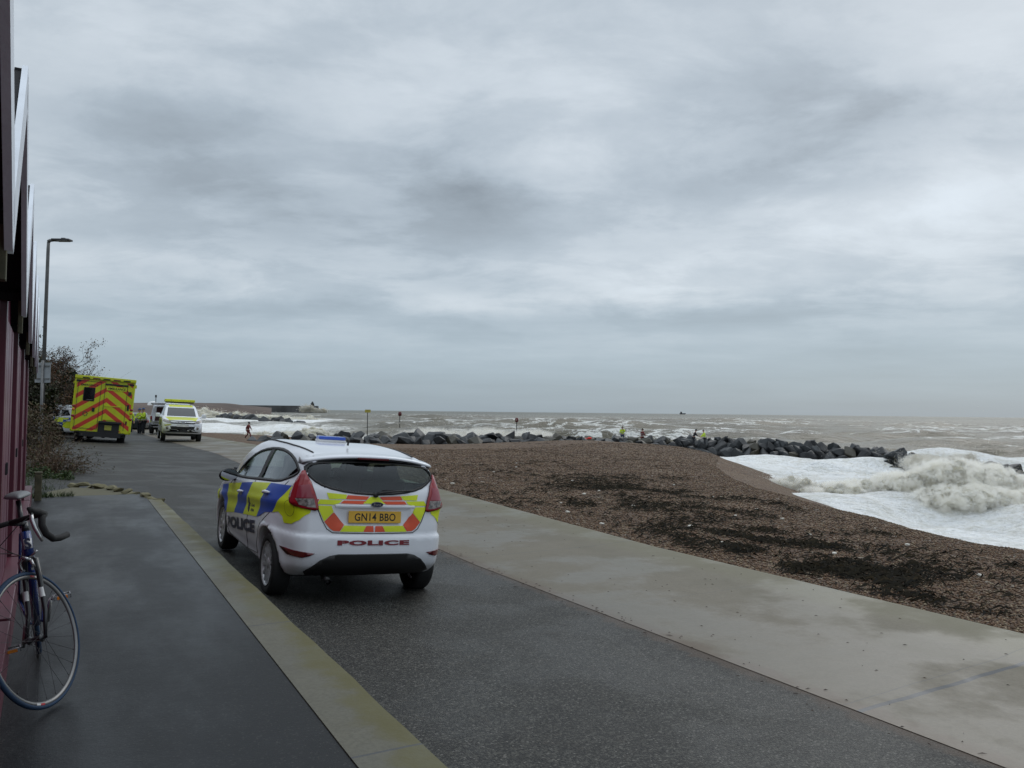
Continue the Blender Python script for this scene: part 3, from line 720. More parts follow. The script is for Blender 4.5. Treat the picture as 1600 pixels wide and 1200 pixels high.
    F += [tuple(range(6))[::-1], tuple(range(len(sp) - 6, len(sp)))]
    fm = [1 if i % 6 in (3, 4) and i < (len(xs) - 1) * 6 else 0 for i in range(len(F))]  # underside faces coloured black, painting in the shade beneath the spoiler
    mesh_py('spoiler', sp, F, [WHITE, BLACKP], root, True, fm)
    MB().box((.0, -.482, 1.388), (.32, .03, .020), None, .006).build('brake_light', DRED, root)
    # rear lights, cut round the corner
    for sx in (-1, 1):
        q = .70710678; O_ = Vector((sx * (.61 + .9), -.61 + .19 - .9, 0)); fr = (Vector((-.61, -.61, 0)) * 1.0 + Vector((-q, -q, 0)) * 1.0, Vector((q, -q, 0)), VZ, Vector((q, q, 0)))
        if sx > 0: fr = mirror_fr(fr)
        OUT = [(-.155, 1.262), (-.200, 1.165), (-.235, 1.07), (-.247, 1.0), (-.225, .96), (-.174, .936), (-.06, .912), (.050, .892), (.036, .95), (.008, 1.03), (-.045, 1.12), (-.105, 1.20)]
        INN = [(-.150, 1.108), (-.062, 1.121), (-.04, 1.07), (-.006, 1.010), (-.145, .998)]; CL = [(-.155, .990), (-.002, 1.002), (.026, .921), (-.04, .928), (-.110, .946)]
        lt = overlay('tail_light', pr.patch(fr, smoothpoly(OUT, 1), .012, .04), TAILR, root, .02)
        overlay('light_rim', pr.ring(fr, shrink(smoothpoly(OUT, 1), -.006), .014, .012), pmat('light_rim', (.10, .004, .01), .25), lt, .012)
        overlay('lens', pr.patch(fr, INN, .0255, .05), TAILD, lt); overlay('reversing_lens', pr.patch(fr, CL, .0255, .05), CLEARL, lt)
    # tailgate livery
    tail = [(YEL, [(-.465, 1.062), (-.276, 1.050), (-.286, 1.010), (-.445, 1.006)]), (REDP, [(-.268, 1.046), (-.056, 1.038), (-.085, 1.006), (-.286, 1.008)]),
            (YEL, [(-.045, 1.036), (.036, 1.036), (.105, .972), (-.119, .972)]), (REDP, [(.045, 1.036), (.262, 1.046), (.286, 1.008), (.075, 1.006)]), (YEL, [(.262, 1.046), (.455, 1.060), (.44, 1.006), (.300, 1.008)]),
            (REDP, [(-.305, .996), (-.066, .996), (-.118, .966), (-.336, .969)]), (REDP, [(.066, .996), (.305, .998), (.330, .969), (.118, .966)]),
            (REDP, [(-.572, 1.0), (-.53, 1.0), (-.553, .965)]), (YEL, [(-.524, 1.000), (-.318, .998), (-.35, .969), (-.40, .955), (-.553, .955)]), (YEL, [(.524, 1.0), (.553, .955), (.40, .955), (.345, .969), (.320, .998)]),
            (YEL, [(-.552, .943), (-.418, .943), (-.398, .89), (-.482, .80)]), (YEL, [(.552, .943), (.482, .80), (.398, .89), (.418, .943)]),
            (REDP, [(-.396, .886), (-.296, .772), (-.336, .714), (-.39, .716), (-.425, .735), (-.480, .797)]), (REDP, [(.396, .886), (.480, .797), (.425, .735), (.39, .716), (.336, .714), (.296, .772)]),
            (YEL, [(-.294, .766), (-.083, .762), (-.111, .710), (-.334, .710)]), (REDP, [(-.081, .762), (-.010, .762), (-.006, .710), (-.109, .710)]), (REDP, [(.010, .762), (.081, .762), (.109, .710), (.006, .710)]), (YEL, [(.083, .762), (.294, .766), (.334, .710), (.111, .710)])]
    for mt, P in tail: overlay('chevron_panel', pr.patch(FR_B, P, .0055, .02), mt, root)
    gap = [(-.60, 1.10), (-.575, 1.02), (-.56, .95), (-.50, .81), (-.455, .735), (-.40, .700), (0, .694), (.40, .700), (.455, .735), (.50, .81), (.56, .95), (.575, 1.02), (.60, 1.10)]
    pr.line(FR_B, gap, .0045, .001).build('tailgate_gap', BLACKP, root)
    gr = MB(); ys = -.716
    gr.box((0, -.668, .950), (.80, .035, .030), None, .01); g_ = gr.build('tailgate_trim', WHITE, root)
    ov = [(.062 * math.cos(a), .026 * math.sin(a)) for a in np.linspace(0, 2 * math.pi, 28, endpoint=False)]
    Mb = Matrix.Translation((0, -.686, .972)) @ Matrix.Rotation(R(90), 4, 'X')
    em = MB().prism(ov, .010, Mb).build('maker_badge', CHROME, root)
    MB().prism([(p[0] * .9, p[1] * .84) for p in ov], .004, Matrix.Translation((0, -.6965, .972)) @ Matrix.Rotation(R(90), 4, 'X')).build('badge_face', NAVY, em)
    flat_text('badge_lettering', 'Ford', Matrix.Translation((0, -.7015, .972)) @ Matrix.Rotation(R(90), 4, 'X'), .07, .022, CHROME, em)
    pl = MB().box((0, -.667, .850), (.525, .012, .112), Matrix.Rotation(R(-6), 3, 'X'), .004).build('number_plate', PLATEY, root)
    flat_text('plate_lettering', 'GN14 BBO', Matrix.Translation((0, -.6745, .850)) @ Matrix.Rotation(R(84), 4, 'X'), .41, .072, BLACKP, pl, .015, 1.05)
    overlay('police_lettering', text_on(pr, FR_B, 'POLICE', 0, .612, .715, .047, .006, .06, 0, 1.1), REDL, root, 0, False)
    VAL = [(-.62, .335), (-.57, .385), (-.50, .45), (-.42, .492), (-.34, .508), (.34, .508), (.42, .492), (.50, .45), (.57, .385), (.62, .335), (.58, .29), (-.58, .29)]
    overlay('rear_valance', pr.patch(FR_B, VAL, .006, .05), BLACKP, root, .014)
    for sx in (-1, 1):
        fr = FR_B; P = [(sx * a, b_) for a, b_ in [(.805, .535), (.69, .528), (.555, .512), (.60, .486), (.66, .470), (.76, .478)]]
        q = overlay('bumper_reflector', pr.patch(fr, P, .005, .04), DRED, root, .006)
    wp = MB().tube([(.0, -.645, 1.062), (.05, -.652, 1.080), (.18, -.648, 1.096), (.36, -.628, 1.105)], [.016, .012, .009, .006], 8)
    wp.box((.22, -.628, 1.098), (.32, .012, .016), None, .003); wp.lathe([(.001, .03), (.022, .025), (.026, 0)], 12, Matrix.Translation((0, -.63, 1.055)) @ Matrix.Rotation(R(90), 4, 'X')); wp.build('rear_wiper', BLACKP, root)
    # mirrors
    for sx in (-1, 1):
        mb = MB(); M_ = Matrix.Translation((sx * .925, 1.82, .985)) @ Matrix.Rotation(R(-8 * sx), 4, 'Z')
        prof = []
        bm = bmesh.new(); bmesh.ops.create_uvsphere(bm, u_segments=20, v_segments=12, radius=1)
        mb.add([M_ @ Vector((v.co.x * .108, (v.co.y * .075 if v.co.y > 0 else v.co.y * .03) + .01, v.co.z * .075 + v.co.x * -.012 * sx)) for v in bm.verts], [[v.index for v in f.verts] for f in bm.faces], True); bm.free()
        mb.tube([(sx * .80, 1.88, .93), (sx * .87, 1.85, .95), (sx * .92, 1.83, .965)], [.035, .03, .028], 8)
        mr = mb.build('wing_mirror', BLACKP, root)
        MB().prism([(.098 * math.cos(a), .066 * math.sin(a)) for a in np.linspace(0, 2 * math.pi, 24, endpoint=False)], .004, M_ @ Matrix.Translation((0, -.020, 0)) @ Matrix.Rotation(R(90), 4, 'X')).build('mirror_glass', MIRG, mr)
    # light bar
    lb = MB().box((-.0, .98, 1.478), (.32, .15, .032), None, .012).build('light_bar', pmat('bar_base', (.6, .6, .6), .4), root)
    MB().box((-.0, .98, 1.512), (.31, .145, .040), None, .018).build('blue_lens', LBLUE, lb)
    MB().tube([(.0, .35, 1.47), (0, .33, 1.53)], .012, 8).build('aerial', BLACKP, root)
    # lights in front, bumper grille
    for sx in (-1, 1):
        overlay('headlight', pr.patch((Vector((0, 4.2, 0)), VX, VZ, -VY), [(sx * a, b_) for a, b_ in [(.36, .68), (.60, .70), (.74, .80), (.70, .86), (.55, .80)]], .004, .05), CLEARL, root, .01)
    overlay('grille', pr.patch(FR_Fn(4.2), [(-.42, .32), (.42, .32), (.5, .50), (-.5, .50)], .004, .06), BLACKP, root, .008)
    # interior
    it = MB()
    it.box((0, 1.2, .36), (1.5, 2.9, .06)); it.box((0, 2.1, .80), (1.40, .5, .3), None, .06); it.box((0, -.28, .86), (1.3, .42, .05), None, .02); it.box((0, 2.72, .6), (1.4, .05, .8))
    it.build('cabin_trim', SEATM, root)
    for x_, y_ in ((-.36, 1.15), (.36, 1.15), (-.36, .22), (.36, .22)):
        st = MB().box((x_, y_ + .25, .60), (.50, .52, .16), None, .05).box((x_, y_, .86), (.50, .13, .58), Matrix.Rotation(R(12), 3, 'X'), .05)
        st = st.build('seat', SEATM, root)
        MB().box((x_, y_ - .09, 1.20), (.26, .10, .19), Matrix.Rotation(R(12), 3, 'X'), .045).tube([(x_ - .06, y_ - .06, 1.05), (x_ - .06, y_ - .08, 1.2)], .006).tube([(x_ + .06, y_ - .06, 1.05), (x_ + .06, y_ - .08, 1.2)], .006).build('headrest', SEATM, st)
    MB().lathe([(.175, -.014), (.190, 0), (.175, .014), (.16, 0)], 28, Matrix.Translation((.36, 1.72, .95)) @ Matrix.Rotation(R(62), 4, 'X'), True).build('steering_wheel', SEATM, root)
    ub = MB().box((0, 1.35, .25), (1.25, 3.1, .08)); ub.tube([(-.42, -.55, .27), (-.42, -.70, .27)], .025, 12); ub.build('underbody', BLACKP, root)
    MB().tube([(-.42, -.60, .262), (-.42, -.715, .258)], .024, 12, False).build('exhaust_pipe', CHROME, root)
    for sx in (-1, 1):
        for yc in (0, 2.489): wheel(root, sx * .742, yc, .302, .302, .185, 14, sx)
    # pose measured on the photograph: parallel to the kerb, rolled with the road's cross-fall
    root.matrix_world = Matrix.Translation((-1.676, 8.295, CZ - 1.854)) @ Matrix.Rotation(.51, 4, 'Z') @ Matrix.Rotation(.023, 4, 'X') @ Matrix.Rotation(.063, 4, 'Y')
    return root
police_hatchback()

# ================================================================ other vehicles
def place(root, x, y, z, yaw, roll=0.0, pitch=0.0):
    root.matrix_world = Matrix.Translation((x, y, z)) @ Matrix.Rotation(yaw, 4, 'Z') @ Matrix.Rotation(pitch, 4, 'X') @ Matrix.Rotation(roll, 4, 'Y')
RY = Matrix.Rotation(R(90), 4, 'X')          # local xy drawing -> xz plane facing -y
def rect(x0, z0, x1, z1): return [(x0, z0), (x1, z0), (x1, z1), (x0, z1)]
def rrect(x0, z0, x1, z1, r): return smoothpoly([(x0, z0 + r), (x0, z0), (x0 + r, z0), (x1 - r, z0), (x1, z0), (x1, z0 + r), (x1, z1 - r), (x1, z1), (x1 - r, z1), (x0 + r, z1), (x0, z1), (x0, z1 - r)], 2)
def plate(name, P, y, d, mat, parent):       # flat panel standing proud of a rear face (towards -y)
    return MB().prism(P, d, Matrix.Translation((0, y, 0)) @ RY).build(name, mat, parent)

def chevron_mat():
    m, nt, b, v = newmat('yellow_red_chevrons'); x, y, z = xyz(nt, v)
    f = (z + (x - .10).abs() * .74 + .10).mod(.45) / .45
    rear = y.lt(.012) * x.abs().lt(1.03) * z.lt(2.56) * z.gt(.50)
    nt.links.new(mixc(nt, f.lt(.43) * rear, mixc(nt, noise(nt, v, 1.5).ss(.3, .7), (.56, .60, .010), (.48, .52, .012)), (.55, .045, .02)), b.inputs['Base Color'])
    b.inputs['Roughness'].default_value = .4; return m
def ambulance():
    root = empty('ambulance', (0, 0, 0), 0, 'yellow box ambulance with red chevrons seen from behind, leaning on the road beside the bushes', 'ambulance')
    CH = chevron_mat()
    MB().box((0, 2.0, 1.58), (2.24, 4.0, 2.30), None, .05).build('body', CH, root)
    cabf = hpoly([(4.0, .45), (6.2, .45), (6.3, 1.1), (5.7, 1.35), (4.9, 2.25), (4.0, 2.35)], .1)
    V, F = surface(lambda x, y, z: smax(cabf(y, z), np.abs(x) - 1.0 + .1 * np.clip(z - 1.3, 0, 1), .15), (-1.2, 3.8, .3), (1.2, 6.5, 2.5), .09)
    mesh_np('cab', V, F, YELD, root, True)
    MB().box((0, 3.0, .40), (1.9, 5.6, .24)).box((0, .05, .36), (1.5, .3, .18)).tube([(-.9, .0, .42), (.9, .0, .42)], .05).build('chassis', BLACKP, root)
    for x_ in (-.80, .80):
        wheel(root, x_, 1.15, .36, .36, .30 if True else .2, 6, 1 if x_ > 0 else -1, detail=False); wheel(root, x_, 5.0, .36, .36, .22, 6, 1 if x_ > 0 else -1, detail=False)
    # roof edge with lamp strip
    tb = MB().box((0, -.03, 2.66), (2.26, .10, .13), None, .02).build('roof_edge', YELD, root)
    for i, x_ in enumerate(np.linspace(-.72, .78, 5)): MB().box((x_, -.085, 2.635), (.26, .03, .045), None, .008).build('roof_lamp', BLACKP if i % 2 == 0 else DRED, root)
    for sx in (-1, 1):
        MB().box((sx * .98, -.02, 2.50), (.17, .04, .07), None, .01).build('corner_lamp', BLACKP, root)
        for z_, mt in ((1.46, TAILR), (1.32, ORANGE), (1.06, TAILR)): MB().lathe([(.001, .03), (.05, .028), (.06, 0)], 14, Matrix.Translation((sx * 1.065, -.002, z_)) @ RY).build('tail_lamp', mt, root)
        MB().box((sx * 1.085, .0, 1.55), (.06, .05, 2.1), None, .012).build('corner_post', YELD, root)
    # left door with window, latch; right lift door with frame
    d = MB(); 
    for P in ([-.98, .58, -.15, .585], [-.98, 2.50, -.15, 2.505]): d.box(((P[0] + P[2]) / 2, -.006, P[1]), (abs(P[2] - P[0]), .012, .014))
    for x_ in (-.98, -.15, .0, .83): d.box((x_, -.006, 1.55), (.014, .012, 1.95))
    d.build('door_gap', STEEL, root)
    w_ = plate('rear_window', rrect(-.77, 1.70, -.35, 2.26, .09), -.002, .012, BLACKP, root); plate('window_glass', rrect(-.74, 1.73, -.38, 2.23, .07), -.014, .003, pmat('dark_glass', (.006, .007, .009), .05), w_)
    MB().box((-.52, -.014, 1.755), (.24, .008, .014)).build('window_label', CREAM, w_)
    plate('grab_box', rrect(-.40, 1.28, -.30, 1.44, .03), -.002, .03, BLACKP, root)
    cr = MB(); [cr.box((-.63 + .08 * math.cos(a), -.006, 1.18 + .08 * math.sin(a)), (.04, .010, .04)) for a in np.linspace(0, 5.5, 8)]; cr.build('crest', pmat('crest_green', (.08, .12, .04), .5), root)
    MB().box((.42, -.01, 2.44), (.86, .05, .07), None, .01).build('lift_hood', BLACKP, root)
    tp = plate('name_panel', rect(.06, 2.20, .80, 2.36), -.002, .012, YELD, root)
    flat_text('ambulance_lettering', 'AMBULANCE', Matrix.Translation((.43, -.017, 2.28)) @ RY, .66, .10, BLACKP, tp, .02)
    flat_text('emergency_lettering', 'EMERGENCY', Matrix.Translation((-.57, -.006, 2.345)) @ RY, .62, .085, BLACKP, root, .02)
    hp_ = plate('ramp_panel', rect(.02, .98, .70, 1.56), -.002, .03, CH, root); MB().box((.36, -.04, 1.55), (.66, .02, .03)).build('panel_trim', YELD, hp_)
    for P, mt in (((.875, 2.05, .99, 2.20), STEEL), ((.875, 1.42, .96, 1.66), BLACKP), ((.875, .84, .94, .98), DRED)): plate('side_lamp', rect(*P), -.002, .02, mt, root)
    MB().box((.32, -.10, .88), (.86, .20, .09), None, .015).box((.28, -.03, .62), (.78, .05, .46)).build('step_well', BLACKP, root)
    MB().box((.26, -.065, .66), (.26, .03, .20), None, .01).build('tail_lift_plate', pmat('lift_yellow', (.40, .38, .06), .5), root)
    MB().box((-.35, .15, .30), (.12, .2, .14)).box((.12, .15, .30), (.12, .2, .14)).box((.5, .15, .30), (.3, .1, .10)).build('suspension', STEEL, root)
    MB().box((1.15, .35, 2.45), (.05, .18, .14), None, .01).box((-1.15, .35, 2.42), (.05, .12, .1), None, .01).build('side_marker_lamp', YELD, root)
    place(root, (157 - 800) / 1256 * 33.0, 33.0, zpy(157, 693.5, 33.0) + .02, R(26.6), R(4.4)); return root
ambulance()

def simple_car(root, PL, PG, WL, WG, ar, cuts, livery, h=.05, wr_=.33, track=.76, bodym=None, zw=.33, spokes=6, rb=.08, fb=.16, kl=.1, length=4.6, glass=None):
    Fn = car_fn(PL, PG, WL, WG, ar, None, wr_ + .05, rb=rb, fb=fb, zw=zw, kl=kl)
    dark = lambda x, y, z, n: (np.minimum(np.hypot(y - ar[0], z - zw), np.hypot(y - ar[1], z - zw)) < wr_ + .045) | (z < .28)
    body, pr = shell('body', Fn, (-1.1, -1.2, .1), (1.1, length, 2.3), h, [bodym or WHITE, BLACKP], root, (), dark)
    for P, kind in cuts:
        for fr in ((FR_L, FR_R) if kind == 'side' else ((FR_B,) if kind == 'rear' else (FR_Fn(7),))):
            overlay({'side': 'side_window', 'rear': 'rear_window', 'front': 'windscreen'}[kind], pr.patch(fr, P, .006, .12), glass or DGL, root)
    for mt, P, kind, nm in livery:
        for fr in ((FR_L, FR_R) if kind == 'side' else ((FR_B,) if kind == 'rear' else ((FR_Fn(7),) if kind == 'front' else ((Vector((0, 0, 4)), VX, VY, -VZ),)))):
            overlay(nm, pr.patch(fr, P, .008 if nm != 'livery_panel' else .004, .09), mt, root)
    for sx in (-1, 1):
        for yc in ar: wheel(root, sx * track, yc, zw, wr_, .22, spokes, sx, detail=False)
    MB().box((0, (ar[0] + ar[1]) / 2, .33), (1.3, ar[1] - ar[0] + .6, .14)).build('underbody', BLACKP, root)
    return pr
DGL = pmat('tinted_glass', (.010, .013, .016), .04, var=.0, spec=.8)
# coastguard pickup facing the camera
root = empty('pickup_truck', (0, 0, 0), 0, 'white pickup truck with yellow bonnet and light box, facing the camera at the promenade edge', 'pickup truck')
PL = [(-1.15, .42), (3.75, .38), (3.92, .60), (3.86, .92), (3.62, 1.08), (2.6, 1.20), (-1.2, 1.28), (-1.2, .6)]
PG = [(-1.1, 1.0), (2.95, 1.0), (2.75, 1.18), (1.95, 1.66), (1.6, 1.76), (-1.05, 1.86), (-1.15, 1.75)]
WL = ([.3, .5, .8, 1.05, 1.25], [.86, .90, .91, .90, .86]); WG = ([1.0, 1.25, 1.6, 1.8], [.88, .83, .72, .66])
pr = simple_car(root, PL, PG, WL, WG, (0, 3.0), [([(-.66, 1.215), (.66, 1.215), (.60, 1.62), (-.60, 1.62)], 'front'), ([(2.45, 1.24), (1.75, 1.64), (1.25, 1.68), (1.2, 1.26)], 'side'), ([(1.12, 1.26), (1.17, 1.68), (.55, 1.70), (.50, 1.28)], 'side'), ([(.35, 1.3), (.35, 1.7), (-.9, 1.72), (-.95, 1.32)], 'side'), ([(-.6, 1.3), (.6, 1.3), (.55, 1.7), (-.55, 1.7)], 'rear')],
    [(YELD, [(-.74, 2.80), (.74, 2.80), (.70, 3.30), (.60, 3.66), (-.60, 3.66), (-.70, 3.30)], 'top', 'livery_panel'), (YELD, [(-.55, 1.25), (.55, 1.25), (.55, 1.9), (-.55, 1.9)], 'top', 'livery_panel'), (YELD, rect(2.6, .75, 3.2, 1.1), 'side', 'livery_panel'),
     (NAVY, rect(1.9, .75, 2.6, 1.15), 'side', 'livery_panel'), (YELD, rect(1.2, .75, 1.9, 1.15), 'side', 'livery_panel'), (NAVY, rect(.5, .75, 1.2, 1.15), 'side', 'livery_panel'),
     (BLACKP, [(-.52, .86), (.52, .86), (.60, 1.0), (-.60, 1.0)], 'front', 'grille'), (BLACKP, [(-.50, .60), (.50, .60), (.55, .74), (-.55, .74)], 'front', 'lower_grille'), (BLACKP, [(-.82, .34), (.82, .34), (.80, .46), (-.80, .46)], 'front', 'bumper_skirt')] , wr_=.37, zw=.37, track=.80)
fr = FR_Fn(7)
for sx in (-1, 1):
    overlay('headlight', pr.patch(fr, [(sx * a, b) for a, b in [(.52, .88), (.60, 1.0), (.84, 1.06), (.86, .96), (.70, .90)]], .012, .06), CLEARL, root)
    overlay('grille_bar', pr.patch(fr, [(sx * a, b) for a, b in [(.48, .80), (.52, .84), (.80, .80), (.78, .74)]], .014, .06), CHROME, root)
    MB().lathe([(.001, .03), (.06, .028), (.075, 0)], 14, Matrix.Translation((sx * .66, 3.80, .66)) @ Matrix.Rotation(R(-90), 4, 'X')).build('fog_light', CLEARL, root)
    mr = MB().box((sx * 1.05, 2.35, 1.24), (.22, .12, .20), None, .05).tube([(sx * .85, 2.4, 1.15), (sx * 1.0, 2.36, 1.18)], .03).build('wing_mirror', WHITE, root)
    MB().tube([(sx * .45, 1.6, 1.76), (sx * .45, 1.6, 2.0)], .006).build('aerial', BLACKP, root)
MB().box((0, 3.93, .93), (.16, .03, .10), None, .01).build('front_badge', CHROME, root)
MB().box((0, 3.96, .78), (.52, .02, .11)).build('number_plate', pmat('plate_white', (.7, .7, .7), .4), root)
lb = MB().box((0, .55, 1.90), (1.30, .9, .07), None, .02).build('roof_rack', BLACKP, root)
MB().box((0, .55, 1.985), (1.42, .9, .14), None, .04).build('roof_box', YELD, lb)
place(root, -17.38, 41.8, zpy(280, 688.5, 39.3) - .02, R(180 + 26), R(-2))
E_L200 = root
# second rescue 4x4, seen from behind with its tailgate up
root = empty('rescue_vehicle', (0, 0, 0), 0, 'white rescue four by four with open tailgate and dark red interior behind the pickup', 'rescue vehicle')
PL = [(-.9, .42), (3.6, .40), (3.75, .7), (3.6, 1.05), (2.7, 1.15), (-.85, 1.2), (-.95, .7)]
PG = [(-.85, .9), (2.9, .9), (2.1, 1.75), (1.6, 1.86), (-.72, 1.9), (-.84, 1.7)]
pr = simple_car(root, PL, PG, WL, ([.9, 1.2, 1.6, 1.9], [.89, .86, .76, .68]), (0, 2.75), [([(2.3, 1.2), (1.7, 1.68), (-.5, 1.72), (-.6, 1.22)], 'side'), ([(-.66, 1.2), (.66, 1.2), (.6, 1.7), (-.6, 1.7)], 'front')],
    [(YELD, [(-.6, -.5), (.6, -.5), (.6, 1.8), (-.6, 1.8)], 'top', 'livery_panel'), (YELD, rect(-.6, .75, .2, 1.1), 'side', 'livery_panel'), (NAVY, rect(.2, .75, 1.0, 1.1), 'side', 'livery_panel'), (YELD, rect(1.0, .75, 1.8, 1.1), 'side', 'livery_panel')], wr_=.38, zw=.38, track=.8)
overlay('boot_opening', pr.patch(FR_B, [(-.52, .84), (.62, .84), (.58, 1.72), (-.40, 1.72)], .010, .1), pmat('red_lining', (.035, .006, .008), .8), root)
overlay('boot_sill', pr.patch(FR_B, [(-.66, .66), (.66, .66), (.66, .82), (-.66, .82)], .02, .1), CREAM, root)
overlay('rear_bumper', pr.patch(FR_B, [(-.8, .40), (.8, .40), (.82, .62), (-.82, .62)], .02, .1), BLACKP, root)
for sx in (-1, 1): overlay('tail_light', pr.patch(FR_B, [(sx * a, b) for a, b in [(.68, .88), (.80, .90), (.78, 1.15), (.68, 1.15)]], .02, .06), TAILR, root)
MB().box((0, -1.22, 1.93), (1.35, .85, .06), Matrix.Rotation(R(-8), 3, 'X'), .02).build('tailgate', WHITE, root)
MB().box((0, .9, 1.97), (1.25, .35, .12), None, .03).build('light_bar', YELD, root)
place(root, -22.6, 52.5, zpy(246, 678.5, 51.0), R(16))
# police estate behind the bushes
root = empty('police_estate', (0, 0, 0), 0, 'white police estate with yellow and blue squares, half hidden by bushes beside the ambulance', 'police car')
PL = [(-.95, .3), (3.55, .28), (3.7, .5), (3.5, .8), (2.6, .98), (-.95, 1.05), (-1.02, .7)]
PG = [(-.98, .8), (2.9, .85), (1.9, 1.38), (1.4, 1.48), (-.3, 1.47), (-.72, 1.40), (-.98, .98)]
pr = simple_car(root, PL, PG, ([.2, .5, .8, 1.05], [.84, .90, .90, .84]), ([.8, 1.0, 1.4, 1.5], [.86, .82, .66, .6]), (0, 2.75), [([(2.2, 1.0), (1.5, 1.34), (.95, 1.37), (.9, 1.03)], 'side'), ([(.82, 1.03), (.87, 1.37), (.1, 1.37), (.0, 1.05)], 'side'), ([(-.1, 1.06), (0, 1.36), (-.45, 1.34), (-.70, 1.10)], 'side'), ([(-.62, 1.02), (.62, 1.02), (.54, 1.36), (-.54, 1.36)], 'rear')],
    [(YEL if i % 2 else BLUE, rect(-.9 + .55 * i, .78, -.9 + .55 * (i + 1), 1.0), 'side', 'livery_panel') for i in range(8)] + [(BLUE if i % 2 else YEL, rect(-.9 + .55 * i, .55, -.9 + .55 * (i + 1), .78), 'side', 'livery_panel') for i in range(8)]
    + [(YEL, [(-.8, .50), (-.45, .50), (-.45, .98), (-.8, .98)], 'rear', 'livery_panel'), (YEL, [(.45, .50), (.8, .50), (.8, .98), (.45, .98)], 'rear', 'livery_panel'), (YEL, [(-.44, .75), (.44, .75), (.44, .95), (-.44, .95)], 'rear', 'livery_panel')], track=.78)
MB().box((0, .8, 1.515), (.6, .3, .05), None, .01).box((0, .8, 1.565), (1.15, .3, .07), None, .02).build('light_bar', pmat('lightbar_white', (.6, .65, .7), .3), root)
place(root, -20.9, 38.5, zpy(80, 683, 38.5) - .05, R(62), R(1))
# dark estate car further along the promenade
root = empty('dark_car', (0, 0, 0), 0, 'dark car parked far along the promenade, just right of the ambulance', 'car')
DK = pmat('dark_paint', (.015, .02, .024), .25, coat=.5)
simple_car(root, PL, PG, ([.2, .5, .8, 1.05], [.84, .90, .90, .84]), ([.8, 1.0, 1.4, 1.5], [.86, .82, .66, .6]), (0, 2.75), [([(2.2, 1.0), (1.5, 1.34), (0, 1.37), (-.7, 1.05)], 'side'), ([(-.62, 1.02), (.62, 1.02), (.54, 1.36), (-.54, 1.36)], 'rear')], [(TAILR, rect(-.8, .75, -.62, .95), 'rear', 'tail_light'), (TAILR, rect(.62, .75, .8, .95), 'rear', 'tail_light')], bodym=DK, track=.78)
place(root, -28.6, 61.5, zpy(214, 675, 61.5) - .0, R(24))

# ================================================================ people
SKIN = pmat('skin', (.42, .24, .17), .6, var=.05); HAIR = pmat('hair', (.02, .014, .01), .8); HIVIS = pmat('hi_vis', (.50, .68, .02), .6, var=.06, vs=8)
HVB = pmat('reflective_band', (.45, .47, .45), .35); DTR = pmat('dark_trousers', (.012, .014, .02), .8); JEANS = pmat('blue_trousers', (.03, .05, .10), .8); REDS = pmat('red_suit', (.13, .015, .014), .7)
BOOT = pmat('boots', (.012, .011, .010), .7); CAPB = pmat('blue_cap', (.02, .06, .16), .6); DJ = pmat('dark_jacket', (.016, .016, .02), .8); WHELM = pmat('pale_helmet', (.4, .42, .42), .4)
def skin_mesh(name, V, Ed, Rd, mat, parent, root_i=0, sub=2):
    me = bpy.data.meshes.new(name); me.from_pydata(V, Ed, []); o = put(bpy.data.objects.new(name, me), parent); me.materials.append(mat)
    md = o.modifiers.new('skin', 'SKIN'); md.use_smooth_shade = True
    for i, r in enumerate(Rd):
        sv = me.skin_vertices[0].data[i]; sv.radius = r if isinstance(r, tuple) else (r, r); sv.use_root = i == root_i
    s = o.modifiers.new('sub', 'SUBSURF'); s.levels = s.render_levels = sub
    return o
